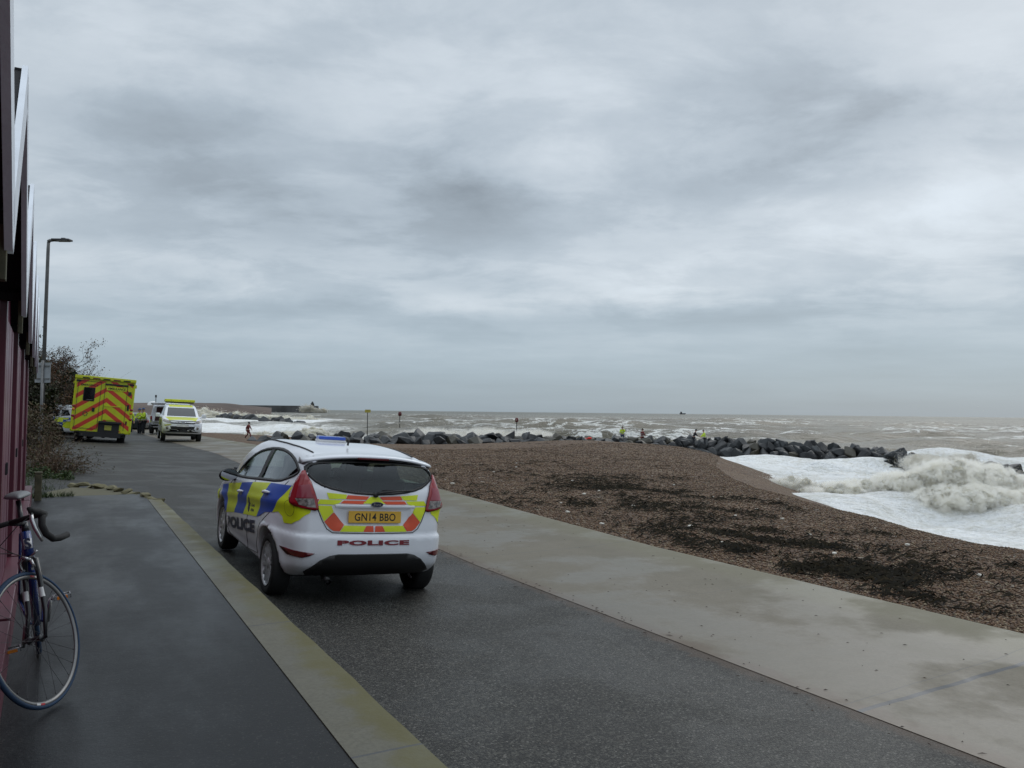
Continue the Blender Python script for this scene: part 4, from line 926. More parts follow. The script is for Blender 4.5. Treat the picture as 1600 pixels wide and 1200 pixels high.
def person(loc, face, label, H=1.76, jacket=HIVIS, trousers=DTR, head='cap', arms=None, legs=None, lean=0.0, bands=True, crouch=0.0, group=None, hatm=None):
    """arms: (elbow, wrist) offsets per side from the shoulder; legs: (knee, ankle) positions per side; figure faces +y"""
    root = empty('person', loc, face, label, 'person', group); k = H / 1.76
    hipz = .92 - crouch
    L_ = legs or [((-.11, .03, .50 - crouch * .3), (-.12, .0, .09)), ((.11, .03, .50 - crouch * .3), (.12, -.02, .09))]
    A_ = arms or [((-.27, -.02, 1.16), (-.28, .08, .90)), ((.27, -.02, 1.16), (.28, .08, .90))]
    def up(p): x, y, z = p; d = z - .92; return (x, y + d * math.sin(lean), hipz + d * math.cos(lean))
    S = lambda p: (p[0] * k, p[1] * k, p[2] * k)
    V = [S(up((0, 0, .93))), S(up((0, .0, 1.12))), S(up((0, .0, 1.32))), S(up((0, 0, 1.46))), S(up((0, .015, 1.55))), S(up((0, .02, 1.64))), S(up((0, .01, 1.72)))]
    Rd = [(.15, .11), (.145, .10), (.17, .11), (.075, .07), (.055, .055), (.078, .095), (.06, .07)]; Ed = [(0, 1), (1, 2), (2, 3), (3, 4), (4, 5), (5, 6)]
    jac_V, jac_E, jac_R = V[:4], [(0, 1), (1, 2), (2, 3)], [(.185, .135), (.175, .125), (.195, .135), (.10, .09)]
    tro_V, tro_E, tro_R = [V[0]], [], [(.16, .125)]
    jac_V, jac_R = list(jac_V), list(jac_R)
    for i, sx in enumerate((-1, 1)):
        sh = S(up((sx * .19, 0, 1.41))); el, wr = S(up(A_[i][0])), S(up(A_[i][1])); b = len(V)
        d = (Vector(wr) - Vector(el)).normalized(); hd = Vector(wr) + d * .07 * k
        V += [sh, el, wr, tuple(hd)]; Rd += [.065, .045, .030, (.040, .020)]; Ed += [(2, b), (b, b + 1), (b + 1, b + 2), (b + 2, b + 3)]
        side = d.cross(Vector((0, 0, 1))); side = side.normalized() if side.length > .1 else Vector((0, 1, 0))
        for j in range(4):
            p1 = hd + side * (j - 1.5) * .022 * k + d * .035 * k; p2 = p1 + (d * .8 + Vector((0, .3, -.2))).normalized() * (.05 - .006 * abs(j - 1.3)) * k
            n = len(V); V += [tuple(p1), tuple(p2)]; Rd += [.010, .007]; Ed += [(b + 3, n), (n, n + 1)]
        n = len(V); V += [tuple(Vector(wr) + side * -.035 * k + d * .05 * k), tuple(Vector(wr) + side * -.05 * k + d * .09 * k)]; Rd += [.011, .008]; Ed += [(b + 2, n), (n, n + 1)]
        b = len(jac_V); jac_V += [sh, el, tuple(Vector(wr) - d * .02)]; jac_R += [.090, .068, .054]; jac_E += [(2, b), (b, b + 1), (b + 1, b + 2)]
        hp_ = S((sx * .10, 0, hipz - .06)); kn, an = S(L_[i][0]), S(L_[i][1]); b = len(V)
        V += [hp_, kn, an]; Rd += [.095, .060, .040]; Ed += [(0, b), (b, b + 1), (b + 1, b + 2)]
        b = len(tro_V); tro_V += [hp_, kn, an]; tro_R += [.115, .080, .070]; tro_E += [(0, b), (b, b + 1), (b + 1, b + 2)]
        toe = Vector(an) + Vector((sx * .02, .14, -.05)) * k
        skin_mesh('boot', [tuple(Vector(an) + Vector((0, -.03, .03))), tuple(Vector(an) + Vector((0, -.01, -.045)) * k), tuple(toe)], [(0, 1), (1, 2)], [.055, (.05, .05), (.045, .035)], BOOT, root, 0, 1)
    skin_mesh('body', V, Ed, Rd, SKIN, root); skin_mesh('jacket', jac_V, jac_E, jac_R, jacket, root); skin_mesh('trousers', tro_V, tro_E, tro_R, trousers, root)
    hc = Vector(S(up((0, .02, 1.66))))
    fc = MB(); 
    for sx in (-1, 1):
        fc.box(hc + Vector((sx * .03, .092, .005)), (.022, .012, .012), None, .003); fc.box(hc + Vector((sx * .082, .0, .0)), (.015, .035, .055), None, .005)
    fc.box(hc + Vector((0, .106, -.022)), (.024, .03, .045), None, .006); fc.box(hc + Vector((0, .088, -.062)), (.045, .012, .012), None, .003); fc.build('face', pmat('lips_and_brows', (.25, .12, .09), .6), root)
    Mh = Matrix.Translation(hc + Vector((0, -.008, .03)))
    if head in ('cap', 'helmet', 'hair', 'hood'):
        r_ = {'cap': 1.0, 'helmet': 1.25, 'hair': 1.04, 'hood': 1.2}[head]; prof = [(.105 * r_ * math.sin(t), .115 * r_ * math.cos(t)) for t in np.linspace(0.01, 1.75 if head != 'cap' else 1.5, 9)]
        hb = MB().lathe([(p[0], p[1]) for p in prof], 18, Mh)
        if head == 'cap': hb.box(Mh @ Vector((0, .12, .015)), (.13, .09, .012), None, .004)
        hb.build({'cap': 'cap', 'helmet': 'helmet', 'hair': 'hair', 'hood': 'hood'}[head], hatm or {'cap': CAPB, 'helmet': WHELM, 'hair': HAIR, 'hood': jacket}[head], root)
    if bands:
        for zb_, rx in ((1.02, .192), (1.22, .190)):
            c = Vector(S(up((0, 0, zb_)))); MB().lathe([(rx * k * .98, -.025), (rx * k, 0), (rx * k * .98, .025)], 24, Matrix.Translation(c) @ Matrix.Rotation(-lean, 4, 'X') @ Matrix.Diagonal((1.0, .76, 1, 1))).build('reflective_band', HVB, root)
    return root
# group beside the vehicles
person((-26.35, 55.5, zpy(206, 679, 55.5)), R(200), 'person in yellow vest and dark trousers, directly right of the ambulance rear corner', 1.78, HIVIS, DTR, 'cap', hatm=DJ)
person((-24.72, 53.5, zpy(217, 679.6, 53.3)), R(150), 'person in hi-vis jacket and blue cap, left one of the talking pair', 1.74, HIVIS, DTR, 'cap', [((-.25, .10, 1.17), (-.10, .26, 1.14)), ((.25, .10, 1.17), (.10, .26, 1.14))])
person((-24.33, 53.2, zpy(226, 679.6, 53.6)), R(130), 'person in hi-vis jacket nearest the open tailgate, right one of the talking pair', 1.78, HIVIS, DTR, 'cap', [((-.25, .05, 1.17), (-.14, .24, 1.30)), ((.27, -.02, 1.16), (.28, .1, .92))], hatm=CAPB)
person((-28.8, 88, -1.78), R(-100), 'person in dark red suit walking on the shingle beach far behind the police car', 1.76, REDS, REDS, 'helmet', [((-.27, .12, 1.18), (-.24, .26, 1.0)), ((.27, -.1, 1.16), (.28, -.06, .92))], [((-.11, .20, .50), (-.12, .28, .11)), ((.11, .06, .50), (.12, -.26, .14))], .12, False, hatm=DJ)
person((11.86, 86, -1.80), R(165), 'person in hi-vis jacket and blue trousers filming the sea beside the boulders', 1.78, HIVIS, JEANS, 'hair', [((-.26, .12, 1.20), (-.10, .24, 1.52)), ((.26, .06, 1.16), (.12, .28, 1.18))])
person((13.9, 85.6, -2.0), R(-60), 'person in dark red suit with yellow lifejacket walking in front of the boulders', 1.78, REDS, REDS, 'hair', [((-.27, .05, 1.16), (-.22, .22, 1.05)), ((.27, .05, 1.16), (.22, .22, 1.05))], [((-.11, .12, .50), (-.12, .06, .10)), ((.11, .08, .50), (.12, -.14, .11))], .05)
person((18.9, 83.6, -1.75), R(-95), 'person in dark clothing and hood bending over among the boulders', 1.74, DJ, DTR, 'hood', [((-.25, .2, 1.15), (-.15, .40, 1.1)), ((.25, .2, 1.15), (.15, .40, 1.1))], None, .35, False, .15)
person((20.0, 83.2, -1.75), R(85), 'person in hi-vis jacket crouching among the boulders facing the hooded one', 1.74, HIVIS, DTR, 'cap', [((-.25, .2, 1.15), (-.15, .40, 1.05)), ((.25, .2, 1.15), (.15, .40, 1.05))], None, .2, True, .2, hatm=DJ)

# ================================================================ boulders
ROCKS = []
def rockmat(i, c1, c2):
    m, nt, b, v = newmat('boulder_stone'); x, y, z = xyz(nt, v); oi = nt.nodes.new('ShaderNodeObjectInfo'); rn = E(nt, oi.outputs['Random'])
    n1, n2 = noise(nt, v, 1.3, 6, .65), noise(nt, v, 9, 5, .7)
    c = mixc(nt, (n1 + (rn - .5) * .5).ss(.3, .75), c1, c2); c = mixc(nt, n2.ss(.5, .75) * .4, c, (.012, .013, .013))
    c = mixc(nt, (rn * 7.0).mod(1.0).gt(.82) * .6, c, (.055, .045, .022)); nt.links.new(c, b.inputs['Base Color']); nt.links.new((n1 * .4 + .30).clamp().v, b.inputs['Roughness'])
    bump(nt, b, n1 * 1.5 + n2 * .5, .5, .08); return m
RKM = rockmat(0, (.009, .010, .012), (.040, .044, .048))
for i in range(14):
    bm = bmesh.new()
    for _ in range(16):
        u = Vector(rng.normal(size=3)).normalized(); f = 1 - .25 * rng.random(); bm.verts.new((u.x * f * .75, u.y * f * .62, u.z * f * .50))
    bmesh.ops.convex_hull(bm, input=list(bm.verts)); bmesh.ops.delete(bm, geom=[v for v in bm.verts if not v.link_faces], context='VERTS')
    bmesh.ops.bevel(bm, geom=list(bm.edges), offset=.022, segments=1, affect='EDGES', profile=.6); bmesh.ops.subdivide_edges(bm, edges=[e for e in bm.edges if e.calc_length() > .25], cuts=1, use_grid_fill=True)
    for v in bm.verts: v.co += v.co.normalized() * (fbm(np.array(v.co.x * 3 + i), np.array(v.co.y * 3 + v.co.z * 2), 3, 5) - .5) * .10
    me = bpy.data.meshes.new('boulder'); bm.to_mesh(me); bm.free(); me.materials.append(RKM); ROCKS.append(me)
def boulder(x, y, z, s, label, group):
    o = put(bpy.data.objects.new('boulder', ROCKS[rng.integers(14)])); o.location = (x, y, z)
    o.rotation_euler = tuple(rng.uniform(-.9, .9, 2)) + (rng.uniform(0, 6.3),); o.scale = (s * rng.uniform(.85, 1.15), s * rng.uniform(.85, 1.15), s * rng.uniform(.8, 1.1)); tag(o, label, 'boulder', group)
SEG = [(-24, -10, 'dark grey boulder in the low rock groyne above the roof of the police car'), (-10, 2, 'dark grey boulder of the rock groyne around the red topped marker post'), (2, 11.5, 'dark grey boulder half sunk in shingle between marker post and filming person'),
       (11.5, 21, 'dark boulder in the rock groyne beside the people on the beach'), (21, 32, 'wet black boulder in the rock groyne directly above the white surf'), (32, 60, 'wet black boulder at the seaward end of the rock groyne')]
gx, gy = [-24, -10, -3, 8, 15, 21, 31, 38, 44], [68, 71, 74, 80, 86, 86, 80, 71, 64]
topz = lambda x: np.interp(x, [-24, -20, -12, 0, 8, 15, 22, 30, 36, 40, 45], [-1.1, -.45, -.30, -.42, -.85, -1.0, -.95, -1.05, -1.55, -2.1, -2.6])
xs = -22.0; cnt = 0
while xs < 42.5:
    gap = 36.6 < xs < 38.6
    step = rng.uniform(.62, .74) if xs < 12 else rng.uniform(.70, .86); yc = np.interp(xs, gx, gy); tz = topz(xs)
    rows = [(-2.1, 1.0), (-1.0, .38), (.1, .02)]
    for dy, dz in rows:
        if gap and dz < .4: continue
        x_, y_ = xs + rng.uniform(-.3, .3), yc + dy + rng.uniform(-.3, .3); s = rng.uniform(1.1, 1.65) * (1.08 if xs > 12 else 1.0)
        lab = [l for a, b, l in SEG if a <= xs < b][0]
        boulder(x_, y_, tz - dz - (.50 if xs < 12 else .46) * s + rng.uniform(-.16, .10), s, lab, 'boulders of the near groyne, ' + ('landward part' if xs < 11.5 else 'seaward part') if False else 'boulders: ' + lab); cnt += 1
    xs += step
for i in range(34):                       # the farther groyne, left
    t = i / 33 + rng.uniform(-.01, .01); x_ = np.interp(t, [0, 1], [-138, -62]); y_ = np.interp(t, [0, 1], [358, 236]) + rng.uniform(-2, 2)
    boulder(x_, y_, SEA + np.interp(t, [0, .6, 1], [1.1, .8, -.2]) + rng.uniform(-.5, .3), rng.uniform(2.8, 4.0), 'dark rock of the distant low groyne in the surf left of the police car', 'rocks of the distant groyne')

# ================================================================ beach huts on the left
A2 = R(30.12); C2, S2_ = math.cos(A2), math.sin(A2)
def W2(s, o): return (-s * S2_ + o * C2, s * C2 + o * S2_)
MAR = pmat('maroon_gloss', (.115, .020, .048), .42, var=.10, vs=1.2, coat=.1, rvar=.06); MAR2 = pmat('maroon_trim', (.11, .018, .036), .4, var=.08, coat=.1)
PINKT = pmat('pale_pink_trim', (.30, .13, .17), .4); BARGE = pmat('white_bargeboard', (.74, .78, .85), .4, var=.05, bump=.1); FELT = pmat('roof_felt', (.012, .012, .014), .85, bump=.4, bs=60); OLDW = pmat('weathered_wood', (.13, .12, .07), .8, col2=(.06, .06, .035), vs=8)
HUT = [(2.1, 'nearest maroon beach hut, its white bargeboard cut off by the picture corner'), (4.4, 'maroon beach hut with the tallest white gable board, beside the bicycle saddle'), (6.7, 'third maroon beach hut from the camera, its white gable tip below the tallest one'),
       (9.0, 'fourth maroon beach hut from the camera in the receding row'), (11.3, 'fifth maroon beach hut with white board close to the lamp post'), (13.6, 'farthest maroon beach hut in the row, next to the grass and bushes')]
for sc, lab in HUT:
    x_, y_ = W2(sc, -.26); root = empty('beach_hut', (x_, y_, 0), A2, lab, 'beach hut', 'maroon beach huts in a row')
    # local: x across (towards the path), y along the row, wall face at x=0
    hw = 1.13
    MB().add([(0, -hw, 0), (0, hw, 0), (0, hw, 2.1), (0, 0, 2.95), (0, -hw, 2.1), (-2.4, -hw, 0), (-2.4, hw, 0), (-2.4, hw, 2.1), (-2.4, 0, 2.95), (-2.4, -hw, 2.1)],
             [(0, 1, 2, 3, 4), (9, 8, 7, 6, 5), (0, 5, 6, 1), (1, 6, 7, 2), (0, 4, 9, 5), (2, 7, 8, 3), (3, 8, 9, 4)]).build('wall', MAR, root)
    for sy in (-1,):
        MB().box((.028, sy * (hw - .05), 1.16), (.05, .10, 1.87), None, .006).build('corner_post', MAR2, root)
        MB().box((.046, sy * (hw - .115), 1.05), (.014, .02, 1.95)).build('post_trim', PINKT, root)
    MB().box((.06, 0, .11), (.118, 2 * hw - .02, .22), None, .006).build('plinth', MAR2, root)
    for sy in (-1, 1):
        d = MB().box((.015, sy * .42, 1.14), (.03, .80, 1.80), None, .004); d.box((.031, sy * .42, 1.14), (.004, .008, 1.78))
        d = d.build('door', MAR, root); MB().box((.036, sy * .06, 1.02), (.014, .02, .08)).build('handle', STEEL, d)
    th_ = math.atan2(.90, 1.17)
    for sy in (-1, 1):
        L_ = math.hypot(.92, 1.20); M_ = Matrix.Rotation(-sy * th_, 3, 'X')
        MB().box((-1.11, sy * .60, 2.56), (2.46, L_, .05), M_).build('roof', FELT, root)
        MB().box((.138, sy * .585, 2.52), (.025, L_ - .02, .19), M_).build('bargeboard', BARGE, root)
        MB().box((.12, sy * (hw + .005), 2.00), (.025, .03, .22), None, .004).build('board_end', OLDW, root)
    MB().box((.12, 0, 2.98), (.05, .07, .12)).build('ridge_cap', FELT, root)
# short weathered post at the end of the row
x_, y_ = W2(14.55, -.06); o = MB().box((x_, y_, .20), (.10, .10, .42), Matrix.Rotation(A2, 3, 'Z'), .012).box((x_, y_, .43), (.11, .11, .03), Matrix.Rotation(A2, 3, 'Z'), .01).build('wooden_post', OLDW); tag(o, 'short weathered wooden post at the far end of the beach hut row', 'post')

# ================================================================ bicycle
def bicycle():
    root = empty('road_bicycle', (0, 0, 0), 0, 'blue road bicycle with turned front wheel leaning on the maroon beach huts', 'bicycle')
    BF = pmat('blue_frame', (.008, .028, .15), .25, var=.05, coat=.6); TAPE = pmat('bar_tape', (.010, .010, .011), .8); SIL = pmat('silver_parts', (.55, .55, .56), .25, .9); BTY = pmat('blue_tyre', (.008, .032, .075), .8); RIMM = pmat('dull_rim', (.20, .20, .20), .4, .6); WD = pmat('white_decal', (.6, .6, .6), .4); REDD = pmat('red_decal', (.4, .02, .03), .4); FORK = pmat('black_fork', (.012, .013, .016), .3, coat=.4)
    AX, PT = Vector((0, -.292, .956)), Vector((0, -.047, .335)); St = Matrix.Translation(PT) @ Matrix.Rotation(R(-36), 4, AX) @ Matrix.Translation(-PT)
    def bwheel(c, M, spk=26):
        w = bpy.data.objects.new('wheel', None); put(w, root); T = M @ Matrix.Translation(c) @ Matrix.Rotation(R(90), 4, 'Y'); r = .312; n = 72
        MB().lathe([(.318 + .0125 * math.cos(a), .0125 * math.sin(a)) for a in np.linspace(-1.9, 1.9, 9)] + [(.312, .006), (.312, -.006)], n, T, True).build('tyre', BTY, w)
        MB().lathe([(.313, .0085), (.303, .0088), (.297, .004), (.295, 0), (.297, -.004), (.303, -.0088), (.313, -.0085)], n, T, True).build('rim', RIMM, w)
        sp = MB(); hub = .019
        for i in range(spk):
            a = 2 * math.pi * i / spk; side = .032 if i % 2 else -.032; a2 = a + (.9 if (i // 2) % 2 else -.9)
            sp.tube([T @ Vector((.290 * math.cos(a), .290 * math.sin(a), 0)), T @ Vector((hub * math.cos(a2), hub * math.sin(a2), side))], .0011, 3, False)
            sp.tube([T @ Vector((.290 * math.cos(a), .290 * math.sin(a), 0)), T @ Vector((.277 * math.cos(a), .277 * math.sin(a), side * .04))], .0022, 4)
        sp.build('spokes', STEEL, w)
        MB().lathe([(.009, -.055), (.009, -.036), (.021, -.034), (.021, -.028), (.012, -.022), (.012, .022), (.021, .028), (.021, .034), (.009, .036), (.009, .055)], 16, T).build('hub', FORK, w)
        for a0 in (.35, .35 + math.pi):
            for k_, mt in ((0, REDD), (1, WD)):
                V = []; 
                for a in np.linspace(a0 + k_ * .10, a0 + k_ * .10 + .09, 5): V += [T @ Vector((rr_ * math.cos(a), rr_ * math.sin(a), -.0100)) for rr_ in (.302, .311)] + [T @ Vector((rr_ * math.cos(a), rr_ * math.sin(a), .0100)) for rr_ in (.302, .311)]
                F = []
                for j in range(4): F += [(4 * j, 4 * j + 1, 4 * j + 5, 4 * j + 4), (4 * j + 2, 4 * j + 6, 4 * j + 7, 4 * j + 3)]
                mesh_py('rim_decal', V, F, mt, w)
        return w
    bwheel((0, 0, .335), St); bwheel((0, -.985, .335), Matrix.Identity(4))
    P = lambda y, z, x=0: Vector((x, y, z)); HB, HT, BB, SC = P(-.165, .715), P(-.200, .832), P(-.575, .275), P(-.722, .775)
    f = MB().tube([HB, HT], .023, 12); f.tube([HB + AX * .02, BB], .021, 12); f.tube([HT - AX * .02, SC], .016, 12); f.tube([BB, SC], .016, 12); f.build('frame', BF, root)
    st = MB()
    for sx in (-1, 1): st.tube([BB + Vector((sx * .03, -.02, 0)), P(-.985, .335, sx * .062)], .009, 8); st.tube([SC + Vector((sx * .014, 0, -.02)), P(-.985, .335, sx * .062)], .007, 8)
    st.build('rear_stays', BF, root)
    dc = MB(); dcP = [P(-.30, .62, .022), P(-.45, .44, .022)]; dc.tube([P(-.30, .612), P(-.46, .42)], .0222, 12, False); dc.build('frame_decal', WD, root)
    MB().tube([HB + AX * .035 + Vector((0, .004, 0)), HB + AX * .085 + Vector((0, .004, 0))], .0215, 10).build('head_band', WD, root)
    a, F = text_polys('S', .030, .055, .04); mesh_py('head_badge', [HB + AX * (.06 + p[1]) + Vector((-p[0], .0262, .006)) for p in a], F, NAVY, root)
    MB().tube([SC, P(-.770, .935)], .0135, 10).build('seat_post', FORK, root)
    sd = bmesh.new(); bmesh.ops.create_uvsphere(sd, u_segments=20, v_segments=12, radius=1); V = [(v.co.x * (.068 if v.co.y < 0 else .068 - .045 * v.co.y) , -.80 + v.co.y * .135, .958 + v.co.z * (.026 if v.co.z > 0 else .014)) for v in sd.verts]
    mesh_py('saddle', V, [[v.index for v in f_.verts] for f_ in sd.faces], pmat('grey_saddle', (.20, .21, .22), .5), root, True); sd.free()
    # fork
    fk = MB()
    for sx in (-1, 1): fk.tube([St @ P(-.158, .700, 0), St @ P(-.155, .690, sx * .030), St @ P(-.125, .60, sx * .038), St @ P(-.075, .45, sx * .043), St @ P(0, .335, sx * .050)], [.016, .015, .013, .011, .008], 10)
    fk = fk.build('fork', FORK, root)
    [MB().tube([St @ P(-.104, .555, sx * .0395), St @ P(-.090, .51, sx * .042)], .0130, 8, False).build('fork_decal', WD, fk) for sx in (-1, 1)]
    br = MB(); br.tube([St @ P(-.118, .700, -.03), St @ P(-.11, .725, 0), St @ P(-.118, .700, .03), St @ P(-.120, .660, .034)], .008, 8); br.tube([St @ P(-.118, .700, -.03), St @ P(-.120, .660, -.034)], .008, 8); br.tube([St @ P(-.12, .712, -.03), St @ P(-.12, .735, -.075)], .006, 8); br.box(St @ P(-.12, .657, .024), (.012, .04, .012)); br.box(St @ P(-.12, .657, -.024), (.012, .04, .012)); br.build('front_brake', SIL, root)
    # stem and drop bar
    MB().tube([HT, HT + AX * .05], .017, 12).tube([St @ (HT + AX * .045), St @ P(-.115, .905)], .016, 12).build('stem', FORK, root)
    bar = []
    for sx in (-1, 1):
        Q = [(0, 0, 0), (.10, 0, 0), (.165, .005, 0), (.198, .035, -.002), (.208, .075, -.010), (.210, .098, -.045), (.211, .092, -.09), (.212, .055, -.128), (.213, .0, -.140), (.214, -.055, -.142)]
        b = MB().tube([St @ Vector((sx * q[0], -.115 + q[1], .905 + q[2])) for q in Q], [.013, .014] + [.0165] * 8, 10).build('handlebar_tape', TAPE, root); bar.append(b)
        MB().tube([St @ Vector((sx * .207, -.115 + y_, .905 + z_)) for y_, z_ in ((.055, .0), (.09, .022), (.125, .035), (.142, .050), (.146, .030))], [.017, .018, .017, .012, .006], 10).build('brake_hood', TAPE, b)
        MB().tube([St @ Vector((sx * .207, -.115 + y_, .905 + z_)) for y_, z_ in ((.135, .028), (.150, .0), (.150, -.045), (.138, -.09), (.130, -.115))], [.008, .010, .009, .008, .006], 8).build('brake_lever', SIL, b)
    cb = MB(); [cb.tube([St @ Vector((sx * .20, .0, .925)), St @ Vector((sx * .17, .09, .90)), St @ Vector((sx * .06, .10, .83)), St @ Vector((0, -.06, .76)), St @ P(-.11, .73, .0)], .0022, 5) for sx in (-1, 1)]; cb.build('cables', RUB, root)
    # cranks, pedals, rings
    MB().lathe([(.095, -.002), (.100, 0), (.095, .002), (.075, .0)], 30, Matrix.Translation(BB + Vector((.045, 0, 0))) @ Matrix.Rotation(R(90), 4, 'Y'), True).build('chainring', FORK, root)
    D = Vector((0, .60, .80)).normalized()
    for sx in (-1, 1):
        e = BB + Vector((sx * .075, 0, 0)) + D * (.170 if sx < 0 else -.170)
        ck = MB().tube([BB + Vector((sx * .05, 0, 0)), e], [.014, .010], 8).build('crank', SIL, root)
        c0 = e + Vector((sx * .055, 0, 0)); pb = MB().tube([e, c0 + Vector((sx * .04, 0, 0))], .006, 8)
        for yy in (-.032, .032): pb.box(c0 + Vector((0, yy, 0)), (.085, .006, .022))
        for xx in (-.040, .040): pb.box(c0 + Vector((xx, 0, 0)), (.006, .07, .022))
        pb.build('pedal', SIL, ck); MB().box(c0 + Vector((0, .038, 0)), (.05, .006, .016)).build('pedal_reflector', ORANGE, ck)
    ch = MB().tube([BB + Vector((.045, .0, .098)), P(-.985, .372, .04)], .004, 5).tube([BB + Vector((.045, 0, -.098)), P(-.96, .22, .04), P(-.985, .30, .04)], .004, 5).lathe([(.03, 0), (.045, .006), (.03, .02)], 20, Matrix.Translation((.035, -.985, .335)) @ Matrix.Rotation(R(90), 4, 'Y')).build('chain', STEEL, root)
    MB().tube([P(-.45, .42, 0), P(-.39, .56, 0)], .036, 14).build('water_bottle', pmat('clear_bottle', (.18, .19, .2), .3), root) if False else None
    wy = R(213.5); dn = 0.004
    root.matrix_world = Matrix.Translation((-2.235, 3.985, dn)) @ Matrix.Rotation(wy, 4, 'Z') @ Matrix.Rotation(R(8.5), 4, 'Y')
bicycle()

# ================================================================ street furniture
GALV = pmat('galvanised', (.16, .16, .16), .5, .3)
def at(px, Y): return (px - 800) / 1256 * Y
zb_ = -.1
lx_, ly = at(66.5, 25) , 25.0
root = empty('street_lamp', (lx_, ly, zb_), 0, 'tall grey lamp post with flat lamp head, rising behind the beach huts', 'street lamp')
MB().tube([(0, 0, 0), (0, 0, 1.2)], .085, 12).build('base', GALV, root); MB().tube([(0, 0, 1.2), (.04, 0, 6.62 - zb_ - .25), (.045, 0, 6.62 - zb_)], [.062, .050, .045], 12).build('pole', GALV, root)
MB().tube([(.045, 0, 6.62 - zb_), (.09, 0, 6.66 - zb_), (.26, 0, 6.665 - zb_)], [.06, .05, .035], 10).build('bracket', GALV, root)
hd = MB().box((.46, 0, 6.675 - zb_), (.56, .26, .06), None, .02).box((.52, 0, 6.72 - zb_), (.12, .12, .04), None, .01).build('lamp_head', pmat('dark_lamp', (.05, .05, .055), .5), root)
MB().box((.50, 0, 6.64 - zb_), (.36, .2, .015)).build('lamp_glass', pmat('lamp_glass', (.3, .3, .28), .2), hd)
x_ = at(66, 24.2)
root = empty('sign', (x_, 24.2, -.1), R(-6), 'blank grey back of a square sign on a post in front of the dark bushes', 'sign')
MB().box((0, 0, 2.58), (.50, .012, .60), None, .004).build('panel', pmat('sign_back', (.30, .32, .34), .5, var=.08), root); MB().tube([(0.02, -.04, 0), (0.02, -.04, 2.95)], .038, 10).build('post', GALV, root)
MB().box((.02, -.02, 2.40), (.42, .02, .035)).box((.02, -.02, 2.78), (.42, .02, .035)).build('bracket', GALV, root)
def marker(px, Y, ytop, zbase, label, kind):
    zt = zpy(px, ytop, Y); root = empty('groyne_marker', (at(px, Y), Y, zbase), 0, label, 'marker post', None); h = zt - zbase; k = Y / 92
    MB().tube([(0, 0, 0), (0, 0, h)], .045 * k, 8).build('post', pmat('dark_post', (.02, .02, .02), .7), root)
    if kind == 'yellow': MB().box((.03, -.05, h - .17), (.66, .04, .34), None, .01).build('sign_panel', pmat('yellow_sign', (.42, .36, .06), .5), root)
    else: MB().lathe([(.001, .24 * k), (.16 * k, .24 * k), (.21 * k, 0), (.16 * k, -.24 * k), (.001, -.24 * k)], 12, Matrix.Translation((0, 0, h - .2 * k))).build('top_mark', pmat('red_top', (.10, .014, .016), .5), root)
marker(575, 92, 640, -2.6, 'thin dark post with a yellowish sign behind the landward rocks', 'yellow')
marker(625.5, 200, 644, -4.5, 'small red topped post standing far out in the sea', 'red')
marker(808, 92, 653.5, -2.6, 'red topped marker post rising behind the middle of the groyne', 'red')
o = MB().box((at(917, 79.5), 79.5, zpy(917, 686, 79.5)), (.70, .30, .18), Matrix.Rotation(.2, 3, 'Y'), .07).box((at(917, 79.5) + .3, 79.4, zpy(917, 684.5, 79.5)), (.4, .3, .2), None, .07).build('red_bundle', pmat('bright_red', (.75, .045, .03), .5)); tag(o, 'small bright red bundle lying on the shingle against the boulders', 'bundle')
# far things
root = empty('ship', (at(1067, 4200), 4200, SEA), 0, 'tiny dark vessel on the horizon', 'ship'); MB().prism([(-15, 0), (12, 0), (17, 6), (-16, 5)], 6, Matrix.Translation((0, 3, 0)) @ RY).build('hull', DTR, root); MB().box((-8, 0, 9), (8, 5, 9)).build('wheelhouse', STEEL, root)
STONE = pmat('harbour_stone', (.085, .085, .085), .9, var=.25, vs=.05)
Z_ = 1050; x0, x1 = at(318, Z_), at(497, Z_)
root = empty('harbour_arm', ((x0 + x1) / 2, Z_, SEA - 1), 0, 'long grey harbour arm on the horizon with a small lighthouse at its end', 'harbour wall')
zt = zpy(410, 633.3, Z_) - SEA + 1; L_ = x1 - x0
MB().prism([(-6, 0), (8, 0), (4, zt), (-3, zt)], L_, Matrix.Translation((-L_ / 2, 0, 0)) @ Matrix.Rotation(R(90), 4, 'Z') @ Matrix.Rotation(R(90), 4, 'X')).build('wall', STONE, root)
MB().lathe([(3.0, 0), (2.0, 3.2), (2.4, 3.3), (2.4, 3.9), (1.3, 4.0), (1.3, 5.4), (.1, 6.4)], 14, Matrix.Translation((L_ / 2 - 7, 0, zt - .6))).build('lighthouse', STONE, root)
root = empty('mast', (at(244, 330), 330, 1.2), 0, 'thin mast on the far shingle bank above the vehicles', 'mast'); MB().tube([(0, 0, 0), (0, 0, 5.6)], .16, 6).build('pole', STEEL, root); MB().box((0, 0, 5.0), (.7, .2, 1.0)).build('beacon', STEEL, root)
o = MB().lathe([(.01, 1.7), (1.1, 1.5), (1.9, .8), (2.1, 0)], 16, Matrix.Translation((at(236, 330), 332, zpy(236, 633, 330)))).build('white_dome', pmat('dome_white', (.75, .75, .75), .5)); tag(o, 'small white dome on the far shingle bank left of the mast', 'dome')

